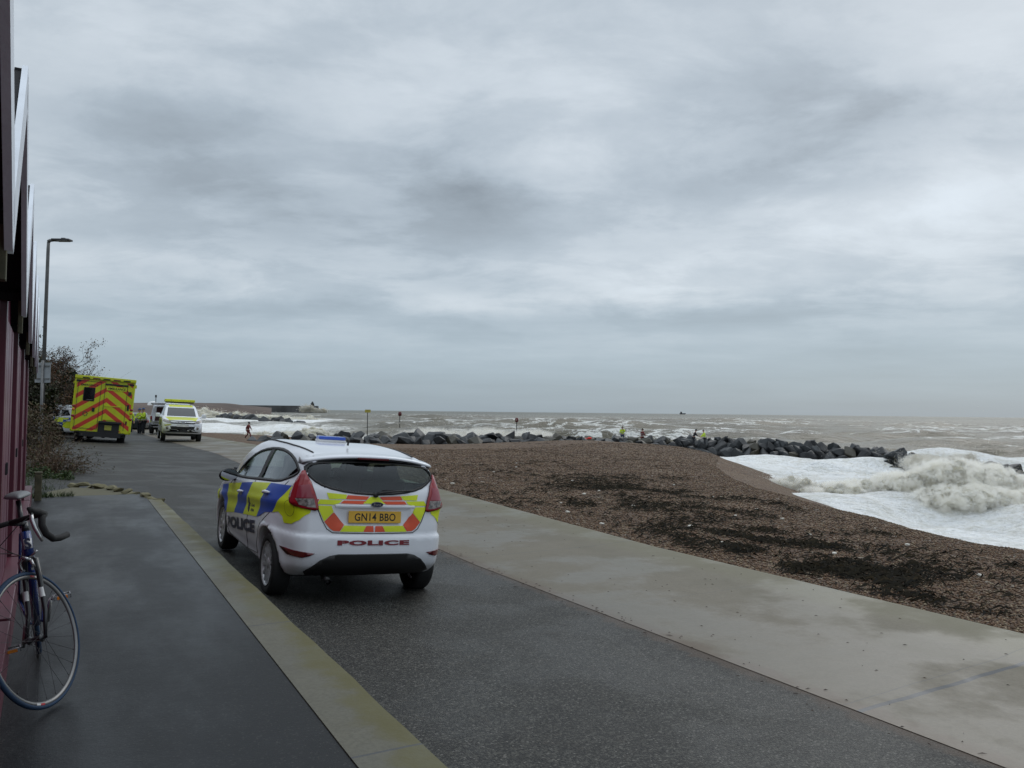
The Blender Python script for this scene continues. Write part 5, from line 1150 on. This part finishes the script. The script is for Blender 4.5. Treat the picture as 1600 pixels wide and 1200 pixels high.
# ================================================================ vegetation
def leafmat(name, cols, rough=.55):
    m = bpy.data.materials.new(name); m.use_nodes = True; nt = m.node_tree; b = nt.nodes['Principled BSDF']; g = nt.nodes.new('ShaderNodeNewGeometry')
    c = ramp(nt, g.outputs['Random Per Island'], [(i / max(1, len(cols) - 1), q) for i, q in enumerate(cols)]); nt.links.new(c, b.inputs['Base Color']); b.inputs['Roughness'].default_value = rough; b.inputs['Specular IOR Level'].default_value = .3; return m
TWIG = pmat('twig_bark', (.045, .028, .020), .9, var=.3); TWIG2 = pmat('dry_stem', (.11, .060, .035), .9, var=.3)
LRED = leafmat('russet_leaves', [(.07, .028, .016), (.12, .05, .025), (.045, .030, .014), (.09, .06, .02)]); LGRN = leafmat('green_leaves', [(.020, .045, .010), (.045, .075, .015), (.012, .026, .008), (.07, .09, .02)]); LDRK = leafmat('dark_ivy', [(.010, .018, .006), (.022, .034, .010), (.014, .010, .006), (.03, .028, .010)])
LDRY = leafmat('dry_leaves', [(.075, .050, .028), (.11, .075, .038), (.045, .032, .020), (.065, .070, .022), (.085, .040, .026)])
def leaves(name, C_, size, mat, parent, r=rng, kind=None):
    C_ = np.asarray(C_); n = len(C_); a = r.normal(size=(n, 3)); a /= np.linalg.norm(a, axis=1, keepdims=True); b = np.cross(a, r.normal(size=(n, 3))); b /= np.linalg.norm(b, axis=1, keepdims=True)
    s = size * r.uniform(.5, 1.3, (n, 1)); V = np.stack([C_ - a * s, C_ + b * s * .45, C_ + a * s, C_ - b * s * .45], 1).reshape(-1, 3)
    o = mesh_np(name, V, np.arange(4 * n).reshape(n, 4), mat, parent)
    if kind: o['kind'] = kind
    return o
def grow(mb, p, d, L_, r, depth, ends, up=.1, wig=.25, kids=3, droop=0.0):
    pts = [Vector(p)]; d = Vector(d).normalized(); n = 5
    for i in range(n):
        d = (d + Vector(rng.normal(size=3)) * wig * .5 + Vector((0, 0, up - droop * i / n))).normalized(); pts.append(pts[-1] + d * L_ / n)
    mb.tube(pts, [r * (1 - .6 * i / n) for i in range(n + 1)], 5 if r > .02 else 3, False)
    if depth == 0: ends += [tuple(q) for q in pts[1:]]; return
    for k in range(kids):
        q = pts[rng.integers(2, n + 1)]; dd = (d + Vector(rng.normal(size=3)) * .65).normalized(); grow(mb, q, dd, L_ * rng.uniform(.5, .75), r * .5, depth - 1, ends, up, wig, kids, droop)
def tree(x, y, z, h, spread, label, leafm, nl, kids=4, cat='tree', depth=4, ls=.10, group=None):
    root = empty('tree', (x, y, z), 0, label, cat, group); mb = MB(); ends = []; tr = MB().tube([(0, 0, -.2), (.08, 0, h * .15), (-.05, .05, h * .35)], [h * .028, h * .022, h * .018], 9); tr.build('trunk', TWIG, root)
    for i in range(7):
        a = i * .9 + rng.uniform(-.3, .3); grow(mb, (0, 0, h * rng.uniform(.08, .33)), (math.cos(a) * spread, math.sin(a) * spread, 1.0), h * .34, h * .012, depth, ends, .06, .3, kids)
    mb.build('branches', TWIG, root); E_ = np.array(ends); idx = rng.integers(0, len(E_), nl); leaves('crown', E_[idx] + rng.normal(size=(nl, 3)) * .10, ls, leafm, root); return root
gz = lambda x, y: float(zland(np.array(XS(x, y)[0]), np.array(XS(x, y)[1])))
def T(px, Y, ytop, spread, label, lm, nl, **k):
    x = at(px, Y); z = -.1; tree(x, Y, z, (zpy(px, ytop, Y) - z) / 1.02, spread, label, lm, nl * 2, ls=.055, **k)
T(62, 38, 520, .55, 'bare reddish tree highest behind the lamp post', LRED, 2600)
T(76, 46, 522, .3, 'dark hawthorn tree behind the police estate, leaning towards the sky', LRED, 3600)
T(92, 52, 560, .25, 'lower russet tree just above the left edge of the ambulance roof', LRED, 3200)
T(14, 30, 520, .3, 'ivy clad tree mostly hidden behind the beach hut row', LDRK, 4200)
T(100, 60, 592, .2, 'small bare tree peeping over the middle of the ambulance', LRED, 1800)
def bush(px, Y, w, h, z, label, lm, n, size, cat='bush', dens=1.0, stems=40):
    x = at(px, Y); root = empty('bush', (x, Y, z), 0, label, cat); mb = MB(); ends = []
    for i in range(stems):
        a = rng.uniform(0, 6.3); q = rng.uniform(0, .5); grow(mb, (math.cos(a) * w * q, math.sin(a) * w * q, 0), (math.cos(a) * .7, math.sin(a) * .7, 1), h * rng.uniform(.4, .75), .012, 1, ends, .05, .3, 3)
    mb.build('stems', TWIG, root); P = rng.normal(size=(n, 3)); P /= np.linalg.norm(P, axis=1, keepdims=True); P *= rng.uniform(.35, 1, (n, 1)) ** .5
    P = P * np.array([w, w, h * .5]) + np.array([0, 0, h * .48]); P *= (1 + (fbm(P[:, 0] * 1.7 + px, P[:, 2] * 1.7 + P[:, 1], 3, 6) - .5)[:, None] * np.array([.6, .6, .7])); P[:, 2] = np.maximum(P[:, 2], .02)
    leaves('foliage', P, size, lm, root)
bush(72, 44, 2.4, 4.3, -.2, 'dark ivy covered thicket under the trees behind the sign', LDRK, 9000, .14)
bush(104, 48, 2.4, 3.6, -.2, 'dark thicket between the sign and the ambulance roof', LDRK, 8000, .14)
bush(18, 33, 1.5, 4.0, -.2, 'dark evergreen bush close behind the last beach hut', LDRK, 8000, .13)
bush(128, 58, 2.2, 3.0, -.2, 'dark bush directly behind the ambulance', LDRK, 5000, .15)
bush(58, 25.6, .8, 1.5, -.2, 'brown and green bush around the foot of the lamp post', LDRY, 3800, .055)
bush(44, 20.6, .7, 1.75, -.25, 'tall brown bramble at the end of the beach huts, under the sign', LDRY, 4200, .045)
# dry arching shrub spilling over the end of the footway
root = empty('dry_shrub', (at(84, 17.6), 17.6, -.2), 0, 'dry reddish shrub with long arching twigs beyond the end of the footway', 'shrub'); mb = MB(); ends = []
for i in range(120):
    a = rng.uniform(-1.3, 1.9); l = rng.uniform(.45, .95); bx = rng.uniform(-.7, .10)
    grow(mb, (bx, rng.uniform(-.3, .5), .0), (math.cos(a) * .75, math.sin(a) * .35, .62), l, .006, 1, ends, .02, .22, 4, .22)
mb.build('stems', TWIG2, root); E_ = np.array(ends); nl = 3600; leaves('foliage', E_[rng.integers(0, len(E_), nl)] + rng.normal(size=(nl, 3)) * .03, .024, LDRY, root)
root = empty('leafy_weed', (at(82, 16.6), 16.6, -.22), 0, 'low green leafy plants at the foot of the dry shrub', 'plant'); mb = MB(); ends = []
for i in range(60): grow(mb, (rng.uniform(-.5, .45), rng.uniform(-.3, .3), 0), (rng.normal() * .6, rng.normal() * .4, .8), rng.uniform(.18, .36), .004, 1, ends, .05, .3, 3, .2)
mb.build('stems', TWIG2, root); E_ = np.array(ends); leaves('foliage', E_[rng.integers(0, len(E_), 3000)] + rng.normal(size=(3000, 3)) * .03, .034, LGRN, root)
def grass(name, pts, n, h, w, mat):
    P = pts; lean_ = rng.normal(size=(n, 2)) * h * .45; hh = h * rng.uniform(.4, 1.2, n); ang = rng.uniform(0, 6.3, n); dx_ = np.cos(ang) * w; dy_ = np.sin(ang) * w
    V = np.stack([np.stack([P[:, 0] - dx_, P[:, 1] - dy_, P[:, 2]], 1), np.stack([P[:, 0] + dx_, P[:, 1] + dy_, P[:, 2]], 1), np.stack([P[:, 0] + lean_[:, 0], P[:, 1] + lean_[:, 1], P[:, 2] + hh], 1)], 1).reshape(-1, 3)
    return tag(mesh_np(name, V, np.arange(3 * n).reshape(n, 3), mat), 'short green grass and weeds at the end of the footway', 'grass', None, 'stuff')
n = 9000; s_ = rng.uniform(14.9, 22, n); o_ = -.55 + rng.uniform(0, 1, n) ** 1.6 * np.clip(.75 - (s_ - 15.2) * .02, .2, 1) - (s_ > 15.4) * rng.uniform(0, 1.6, n) * .9
gx_, gy_ = SO(s_, o_); gzv = np.where(s_ < 15.2, .0, zland(s_, o_)); grass('grass', np.stack([gx_, gy_, gzv], 1), n, .10, .006, LGRN)
# broken stone edging round the end of the footway
EDG = pmat('edging_stone', (.16, .14, .07), .8, col2=(.13, .12, .07), vs=9, bump=.4)
for i in range(15):
    t = i / 14; s = np.interp(t, [0, .35, 1], [17.2, 16.6, 14.0]) + rng.uniform(-.04, .04); oo = np.interp(t, [0, .35, 1], [.25, .78, 1.36]) + rng.uniform(-.04, .04); x, y = SO(s, oo)
    o = put(bpy.data.objects.new('edging_stone', ROCKS[i % 14].copy())); o.data.materials.clear(); o.data.materials.append(EDG); o.location = (x, y, -.02 + .03 * math.sin(i * 2.2)); o.scale = (.22 + .06 * rng.random(), .17, .13); o.rotation_euler = (rng.uniform(-.2, .2), rng.uniform(-.2, .2), rng.uniform(0, 6)); tag(o, 'mossy broken edging stone where the kerb ends beside the road', 'edging stone', 'broken edging stones at the end of the kerb')
x, y = SO(15.9, .45); pts = [SO(s, q) for s, q in ((15.15, -.2), (15.15, 1.2), (15.9, .98), (16.6, .70), (17.1, .2), (16.3, -.2))]
o = mesh_py('verge', [(p[0], p[1], -.035) for p in pts] + [(p[0], p[1], -.5) for p in pts], [(0, 1, 2, 3, 4, 5)] + [(i, i + 6, (i + 1) % 6 + 6, (i + 1) % 6) for i in range(6)], pmat('verge_dirt', (.10, .09, .055), .9, col2=(.09, .085, .05), bump=.5, vs=4)); tag(o, kind='structure')

# ================================================================ beach litter
WEED = leafmat('seaweed', [(.010, .009, .006), (.018, .015, .009), (.008, .008, .007), (.026, .019, .010)], .95); WEED.node_tree.nodes['Principled BSDF'].inputs['Specular IOR Level'].default_value = .08
WP = [(25.1, 14.1, 2.2, .9, 900), (29.2, 18.2, 2.5, 1.4, 1200), (22, 17.2, 1.2, 1.2, 1500), (20.8, 14.0, 1.6, 1.0, 2000), (17.6, 13.0, 1.3, .9, 2600), (16.6, 13.5, 1.2, .7, 2200), (12.5, 12.2, .7, .7, 2400), (10.0, 10.3, .7, .55, 5200), (8.8, 9.5, .7, .5, 5000), (7.5, 8.5, .8, .42, 6500), (6.4, 8.0, .8, .35, 4500), (7.2, 9.2, .7, .4, 2500), (13.2, 15.0, 1.0, .4, 1500), (6.5, 11.3, .9, .5, 1500), (14.0, 10.5, .8, .6, 2200), (9.0, 12.6, 1.6, .3, 1300), (5.2, 9.4, 1.0, .5, 1500), (11.5, 8.6, 1.4, .35, 1500), (19, 10, 3, .6, 900), (34, 24, 6, 1.6, 1500), (42, 30, 6, 2.5, 1500), (15, 8.3, 2.5, .4, 900)]
WP = [(a, b, c * 1.15, d * 1.2, int(n * (.5 if s_f > 13 else .30))) for a, b, c, d, n in WP for s_f in (a,)]; S_ = np.concatenate([rng.normal(a, c, n) for a, b, c, d, n in WP]); O_ = np.concatenate([rng.normal(b, d, n) for a, b, c, d, n in WP])
O_ = np.where(rng.random(len(O_)) < .35, O_ + rng.normal(0, .7, len(O_)), O_); S_ = S_ + rng.normal(0, .5, len(S_)); fw = fbm(S_ * 1.3, O_ * 1.9, 5, 12); keep = (O_ > 7.6) & (O_ < np.interp(S_, OCs, OCo) - .7) & (rng.random(len(O_)) < np.clip((fw - .40) / .22, .03, .85)); S_, O_ = S_[keep], O_[keep]; n = len(S_)
X_, Y_ = SO(S_, O_); Zs = zbeach(S_, O_) + .012; a = rng.normal(0, .8, n) + .2; l = rng.uniform(.03, .13, n) * (1 + Y_ * .02); w = rng.uniform(.006, .022, n); dx_, dy_ = np.cos(a) * l, np.sin(a) * l; px_, py_ = -np.sin(a) * w, np.cos(a) * w
zt_ = rng.uniform(0, .07, n)
V = np.stack([np.stack([X_ - dx_, Y_ - dy_, Zs], 1), np.stack([X_ + px_, Y_ + py_, Zs + zt_], 1), np.stack([X_ + dx_, Y_ + dy_, Zs + .004], 1), np.stack([X_ - px_, Y_ - py_, Zs + zt_ * .7], 1)], 1).reshape(-1, 3)
tag(mesh_np('seaweed', V, np.arange(4 * n).reshape(n, 4), WEED), 'dark seaweed strewn in drifts across the shingle', 'seaweed', None, 'stuff')
PEB = leafmat('pebbles', [(.036, .018, .010), (.092, .047, .023), (.14, .076, .038), (.052, .026, .014), (.19, .122, .068), (.100, .051, .026), (.066, .050, .038), (.27, .21, .13)], .6)
n = 110000; S_ = 2 + 44 * rng.uniform(0, 1, n) ** 1.9; O_ = 7.38 + rng.uniform(0, 1, n) ** 1.1 * (np.interp(S_, OCs, OCo) - 7.0 + 1.0)
X_, Y_ = SO(S_, O_); Zs = zbeach(S_, O_); r_ = rng.uniform(.010, .026, n) * (1 + .018 * S_); an = rng.uniform(0, 6.3, n); C_, Q_ = np.cos(an), np.sin(an)
oct_ = np.array([(1, 0, 0), (0, .7, 0), (-1, 0, 0), (0, -.7, 0), (0, 0, .55), (0, 0, -.4)])
V = np.stack([np.stack([X_ + r_ * (p[0] * C_ - p[1] * Q_), Y_ + r_ * (p[0] * Q_ + p[1] * C_), Zs + r_ * (p[2] + .25)], 1) for p in oct_], 1).reshape(-1, 3)
fo = np.array([(0, 1, 4), (1, 2, 4), (2, 3, 4), (3, 0, 4), (1, 0, 5), (2, 1, 5), (3, 2, 5), (0, 3, 5)]); F = (np.arange(n)[:, None, None] * 6 + fo[None]).reshape(-1, 3)
tag(mesh_np('loose_pebbles', V, F, PEB, smooth=True), 'loose brown pebbles covering the near beach', 'shingle', None, 'stuff')
WST = pmat('pale_stone', (.55, .52, .46), .6, var=.1); bm = bmesh.new(); bmesh.ops.create_icosphere(bm, subdivisions=2, radius=1)
for v in bm.verts: v.co = Vector((v.co.x, v.co.y * .7, v.co.z * .45)) * (1 + .2 * math.sin(v.co.x * 5 + v.co.y * 3))
wme = bpy.data.meshes.new('pale_stone'); bm.to_mesh(wme); bm.free(); wme.materials.append(WST)
for s, q in [(9.0, 8.6), (10.6, 9.6), (13.5, 10.6), (17.3, 12.2), (16.2, 11.2), (21, 14.8), (20.2, 13.3), (12.0, 11.8), (9.4, 10.9), (11.0, 12.4), (7.2, 8.9), (7.9, 9.4), (15.2, 14.2), (18.6, 16.2), (24, 12.8), (27, 15.2), (13.1, 8.5), (11.6, 8.2), (6.0, 9.9), (8.3, 11.7), (22.8, 18.6), (30, 17), (14.8, 9.4), (19.7, 9.2), (5.6, 11.2), (12.8, 13.3)]:
    x, y = SO(s + rng.uniform(-.3, .3), q); S1, O1 = XS(x, y); o = put(bpy.data.objects.new('pale_stone', wme)); o.location = (x, y, float(zbeach(np.array(S1), np.array(O1))) + .02); r = rng.uniform(.025, .05) * (1 + s * .01); o.scale = (r, r, r); o.rotation_euler = (0, 0, rng.uniform(0, 6)); tag(o, 'small pale stone lying on the brown shingle', 'stone', 'pale stones scattered on the shingle')
n = 260; S_ = 2 + 12 * rng.uniform(0, 1, n); O_ = np.where(rng.random(n) < .45, rng.uniform(4.75, 7.2, n), rng.normal(4.55, .10, n)); X_, Y_ = SO(S_, O_); a = rng.normal(-.2, .5, n); l = rng.uniform(.004, .022, n) * np.where(rng.random(n) < .12, 1.8, 1); w = rng.uniform(.001, .004, n)
Zs = zroad(S_, O_) + np.where(O_ > 4.55, .0145, .014) + .03 * np.clip((O_ - 6.6) / .7, 0, 1); V = np.stack([np.stack([X_ - np.cos(a) * l, Y_ - np.sin(a) * l, Zs], 1), np.stack([X_ - np.sin(a) * w, Y_ + np.cos(a) * w, Zs + .006], 1), np.stack([X_ + np.cos(a) * l, Y_ + np.sin(a) * l, Zs], 1), np.stack([X_ + np.sin(a) * w, Y_ - np.cos(a) * w, Zs + .001], 1)], 1).reshape(-1, 3)
tag(mesh_np('debris', V, np.arange(4 * n).reshape(n, 4), TWIG), 'scattered bits of twig and weed on the concrete strip', 'debris', None, 'stuff')

# ================================================================ breaking surf and spray
FOAMM = leafmat('spray_foam', [(.97, .94, .90), (.88, .85, .76), (.96, .96, .95), (.78, .72, .56), (.92, .90, .84)], .9)
nt = FOAMM.node_tree; out = nt.nodes['Material Output']; b_ = nt.nodes['Principled BSDF']; tr_ = nt.nodes.new('ShaderNodeBsdfTranslucent'); mx_ = nt.nodes.new('ShaderNodeMixShader'); mx_.inputs[0].default_value = .45
nt.links.new(b_.inputs['Base Color'].links[0].from_socket, tr_.inputs[0]); nt.links.new(b_.outputs[0], mx_.inputs[1]); nt.links.new(tr_.outputs[0], mx_.inputs[2]); nt.links.new(mx_.outputs[0], out.inputs[0])
m, nt, b, v = newmat('churned_water'); n1, n2 = noise(nt, v, 1.1, 7, .7, .6), noise(nt, v, 5, 6, .75, .5)
c = mixc(nt, (n1 * .5 + n2 * .5).ss(.40, .62), (.74, .69, .52), (.96, .95, .90)); nt.links.new(c, b.inputs['Base Color']); b.inputs['Roughness'].default_value = .7; bump(nt, b, n1 * 2.0 + n2, 1.0, .25); CHURN = m
def mist(root, blobs, base, dens, scale=1.0):
    m = bpy.data.materials.new('spray_mist'); m.use_nodes = True; nt = m.node_tree; nt.nodes.remove(nt.nodes['Principled BSDF']); out = nt.nodes['Material Output']
    tc = nt.nodes.new('ShaderNodeTexCoord'); v = tc.outputs['Object']; x, y, z = xyz(nt, v); f = None
    for q in blobs:
        X_, Y_, Z_ = ((x - float(q[0] - base[0])) / q[3], (y - float(q[1] - base[1])) / q[4], (z - float(q[2] - base[2])) / q[5]); e = (X_ * X_ + Y_ * Y_ + Z_ * Z_) * -1.0 + 1.0; f = e if f is None else f.max(e)
    n = noise(nt, v, 1.8 / scale, 10, .72, .35); n2 = noise(nt, v, 8.0 / scale, 7, .75, .2)
    d = (f + .75 + (n - .5) * 5.5 + (n2 - .5) * 3.2).ss(.60, .95) * (f + .75).ss(.0, .6) * dens
    pv = nt.nodes.new('ShaderNodeVolumePrincipled'); nt.links.new(mixc(nt, n2.ss(.35, .65), (.975, .955, .89), (.998, .996, .985)), pv.inputs['Color']); nt.links.new(d.v, pv.inputs['Density']); pv.inputs['Anisotropy'].default_value = .3
    nt.links.new(pv.outputs[0], out.inputs['Volume']); m.cycles.volume_step_rate = .10
    bm = bmesh.new(); k = 1.36
    P = [p for q in blobs for p in [(q[0] + q[3] * k * a, q[1] + q[4] * k * b, max(SEA - .3, q[2] + q[5] * k * c)) for a in (-.8, .8) for b in (-.8, .8) for c in (-.8, .8)] + [(q[0] + q[3] * k * a, q[1] + q[4] * k * b, q[2] + q[5] * k * c) for a, b, c in ((1, 0, 0), (-1, 0, 0), (0, 1, 0), (0, -1, 0), (0, 0, 1))]]
    for p in P: bm.verts.new(Vector(p) - Vector(base))
    bmesh.ops.convex_hull(bm, input=list(bm.verts)); bmesh.ops.delete(bm, geom=[v_ for v_ in bm.verts if not v_.link_faces], context='VERTS')
    me = bpy.data.meshes.new('mist'); bm.to_mesh(me); bm.free(); me.materials.append(m); o = put(bpy.data.objects.new('mist', me), root); o['kind'] = 'stuff'
def surf(name, blobs, label, dn, size, core=True, cat='wave', seed=1, small=40, sr=.5, fling=1.0, fog=0.0, fs=1.0):
    """torn crest: big swells studded with small heads of foam, wrapped in flung droplets"""
    r = np.random.default_rng(seed); base = np.array(blobs[0][:3]); root = empty(name, tuple(base), 0, label, cat); B = [tuple(q) for q in blobs]; w = np.array([q[3] * q[5] for q in blobs]); w = w / w.sum()
    for _ in range(small):
        q = blobs[r.choice(len(blobs), p=w)]; d = r.normal(size=3); d /= np.linalg.norm(d); d[1] = -abs(d[1]) if r.random() < .7 else d[1]; d[2] = abs(d[2]) if r.random() < .6 else d[2]
        s = sr * r.uniform(.4, 1.1); B.append((q[0] + d[0] * q[3] * .9, q[1] + d[1] * q[4] * .9, q[2] + d[2] * q[5] * .92, s, s * .9, s * .8))
    if core:
        bm = bmesh.new()
        for i_, q in enumerate(B):
            M_ = Matrix.Translation(Vector(q[:3]) - Vector(base)) @ Matrix.Diagonal((q[3] * .80, q[4] * .80, q[5] * .80, 1)); res = bmesh.ops.create_icosphere(bm, subdivisions=5 if i_ < len(blobs) else 3, radius=1)
            vs = res['verts']; C0 = np.array([v_.co[:] for v_ in vs]); f_ = 2.2 if i_ < len(blobs) else 1.6
            k_ = fbm(C0[:, 0] * f_ + q[0] * 3, C0[:, 1] * f_ + C0[:, 2] * f_ * 1.3 + q[2], 6, 7); k2 = np.abs(fbm(C0[:, 0] * 6 + q[0], C0[:, 2] * 6 + C0[:, 1] * 5, 4, 17) - .47)
            for v_, a_, b_ in zip(vs, k_, k2): v_.co = M_ @ (v_.co * (.70 + .55 * a_ + .55 * b_))
        me = bpy.data.meshes.new('crest'); bm.to_mesh(me); bm.free(); me.materials.append(CHURN); me.polygons.foreach_set('use_smooth', np.ones(len(me.polygons), bool)); put(bpy.data.objects.new('crest', me), root)
    if fog: mist(root, blobs, base, fog, fs)
    area = np.array([q[3] * q[5] for q in B]); cnt_ = (dn * area / area.sum()).astype(int); P = []
    for q, n in zip(B, cnt_):
        d = r.normal(size=(n, 3)); d /= np.linalg.norm(d, axis=1, keepdims=True); rad = .80 + .22 * r.random(n) + (r.random(n) < .35) * r.exponential(.16 * fling, n)
        p = d * rad[:, None] * np.array(q[3:6]) + np.array(q[:3]); far = rad > 1.05; p[far, 2] += r.exponential(.10 * fling, far.sum()) * q[5]; P.append(p - base)
    P = np.concatenate(P); P = P[P[:, 2] + base[2] > SEA + .1]; n = len(P); s = size * r.uniform(.3, 1.3, n)[:, None, None] * r.uniform(.6, 1.2, (n, 4, 1)); t = np.array([(1, 1, 1), (-1, -1, 1), (-1, 1, -1), (1, -1, -1)]) * .6
    rot = r.normal(size=(n, 1, 3)) * .4; V = P[:, None, :] + (t[None] + rot) * s; f = np.array([(0, 1, 2), (0, 3, 1), (0, 2, 3), (1, 3, 2)]); F = (np.arange(n)[:, None, None] * 4 + f).reshape(-1, 3)
    o = mesh_np('spray', V.reshape(-1, 3), F, FOAMM, root); o['kind'] = 'stuff'; return root
surf('breaking_wave', [(23.2, 42.5, -2.3, 2.3, 1.6, 1.35), (21.2, 43.0, -2.6, 2.0, 1.5, 1.05), (25.2, 43.2, -2.35, 2.0, 1.5, 1.2), (18.6, 43.5, -2.85, 2.2, 1.4, .75), (28.0, 43.8, -2.7, 2.2, 1.5, .95), (31.0, 44.5, -2.8, 2.2, 1.5, .9), (23.0, 40.9, -2.8, 2.6, 1.3, .8), (26.6, 41.4, -2.9, 2.4, 1.3, .6)], 'big cream coloured wave exploding in the surf at the right', 70000, .022, seed=3, small=150, sr=.36, fog=9.0, fling=2.2)
surf('breaking_wave', [(14.4, 47.5, -2.85, 1.5, 1.0, .55), (16.2, 46.5, -2.8, 1.4, 1.0, .62), (12.6, 50, -2.95, 1.5, 1.0, .42), (16.9, 44.6, -3.0, 1.0, .9, .5)], 'small breaking crest between the rocks and the big wave', 20000, .028, seed=4, small=40, sr=.24, fog=5.0)
surf('sea_spray', [(35.6, 69.5, -2.6, 1.9, 1.0, .8), (38.2, 68.5, -2.5, 1.5, 1.0, .8), (44.5, 66, -2.5, 1.8, 1.1, .8)], 'white spray bursting over the seaward end of the rocks', 16000, .035, False, seed=5, small=30, sr=.5, fling=2, fog=1.4)
surf('sea_spray', [(-7.5, 76.5, -1.1, 3.5, 1.5, .9), (-2.5, 78.5, -1.2, 3.0, 1.5, 1.0), (2.0, 80, -1.2, 2.4, 1.5, .9)], 'white spray rising behind the rocks around the red topped marker', 9000, .035, False, seed=6, small=30, sr=.5, fling=2, fog=1.2)
surf('breaking_wave', [(-33, 122, -2.7, 4.5, 1.8, .9), (-29.5, 120, -2.4, 2.6, 1.6, 1.1), (-38, 125, -2.9, 4, 1.8, .6)], 'white breaker curling in the bay above the police car roof', 14000, .05, seed=7, small=40, sr=.5)
surf('breaking_wave', [(-118, 330, -1.9, 14, 5, 1.8), (-100, 322, -2.2, 12, 5, 1.5), (-136, 345, -1.2, 12, 5, 2.4), (-84, 318, -2.6, 10, 4, 1.0)], 'distant surf breaking along the far beach', 14000, .16, seed=8, small=40, sr=1.4)
surf('sea_spray', [(at(480, 1040), 1040, 1.2, 9, 4, 5.5), (at(497, 1040), 1040, -.6, 12, 4, 3), (at(372, 1040), 1036, .8, 11, 4, 3.5)], 'white spray hitting the harbour arm near its lighthouse', 9000, .5, False, seed=9, small=20, sr=3, fog=.12, fs=6)
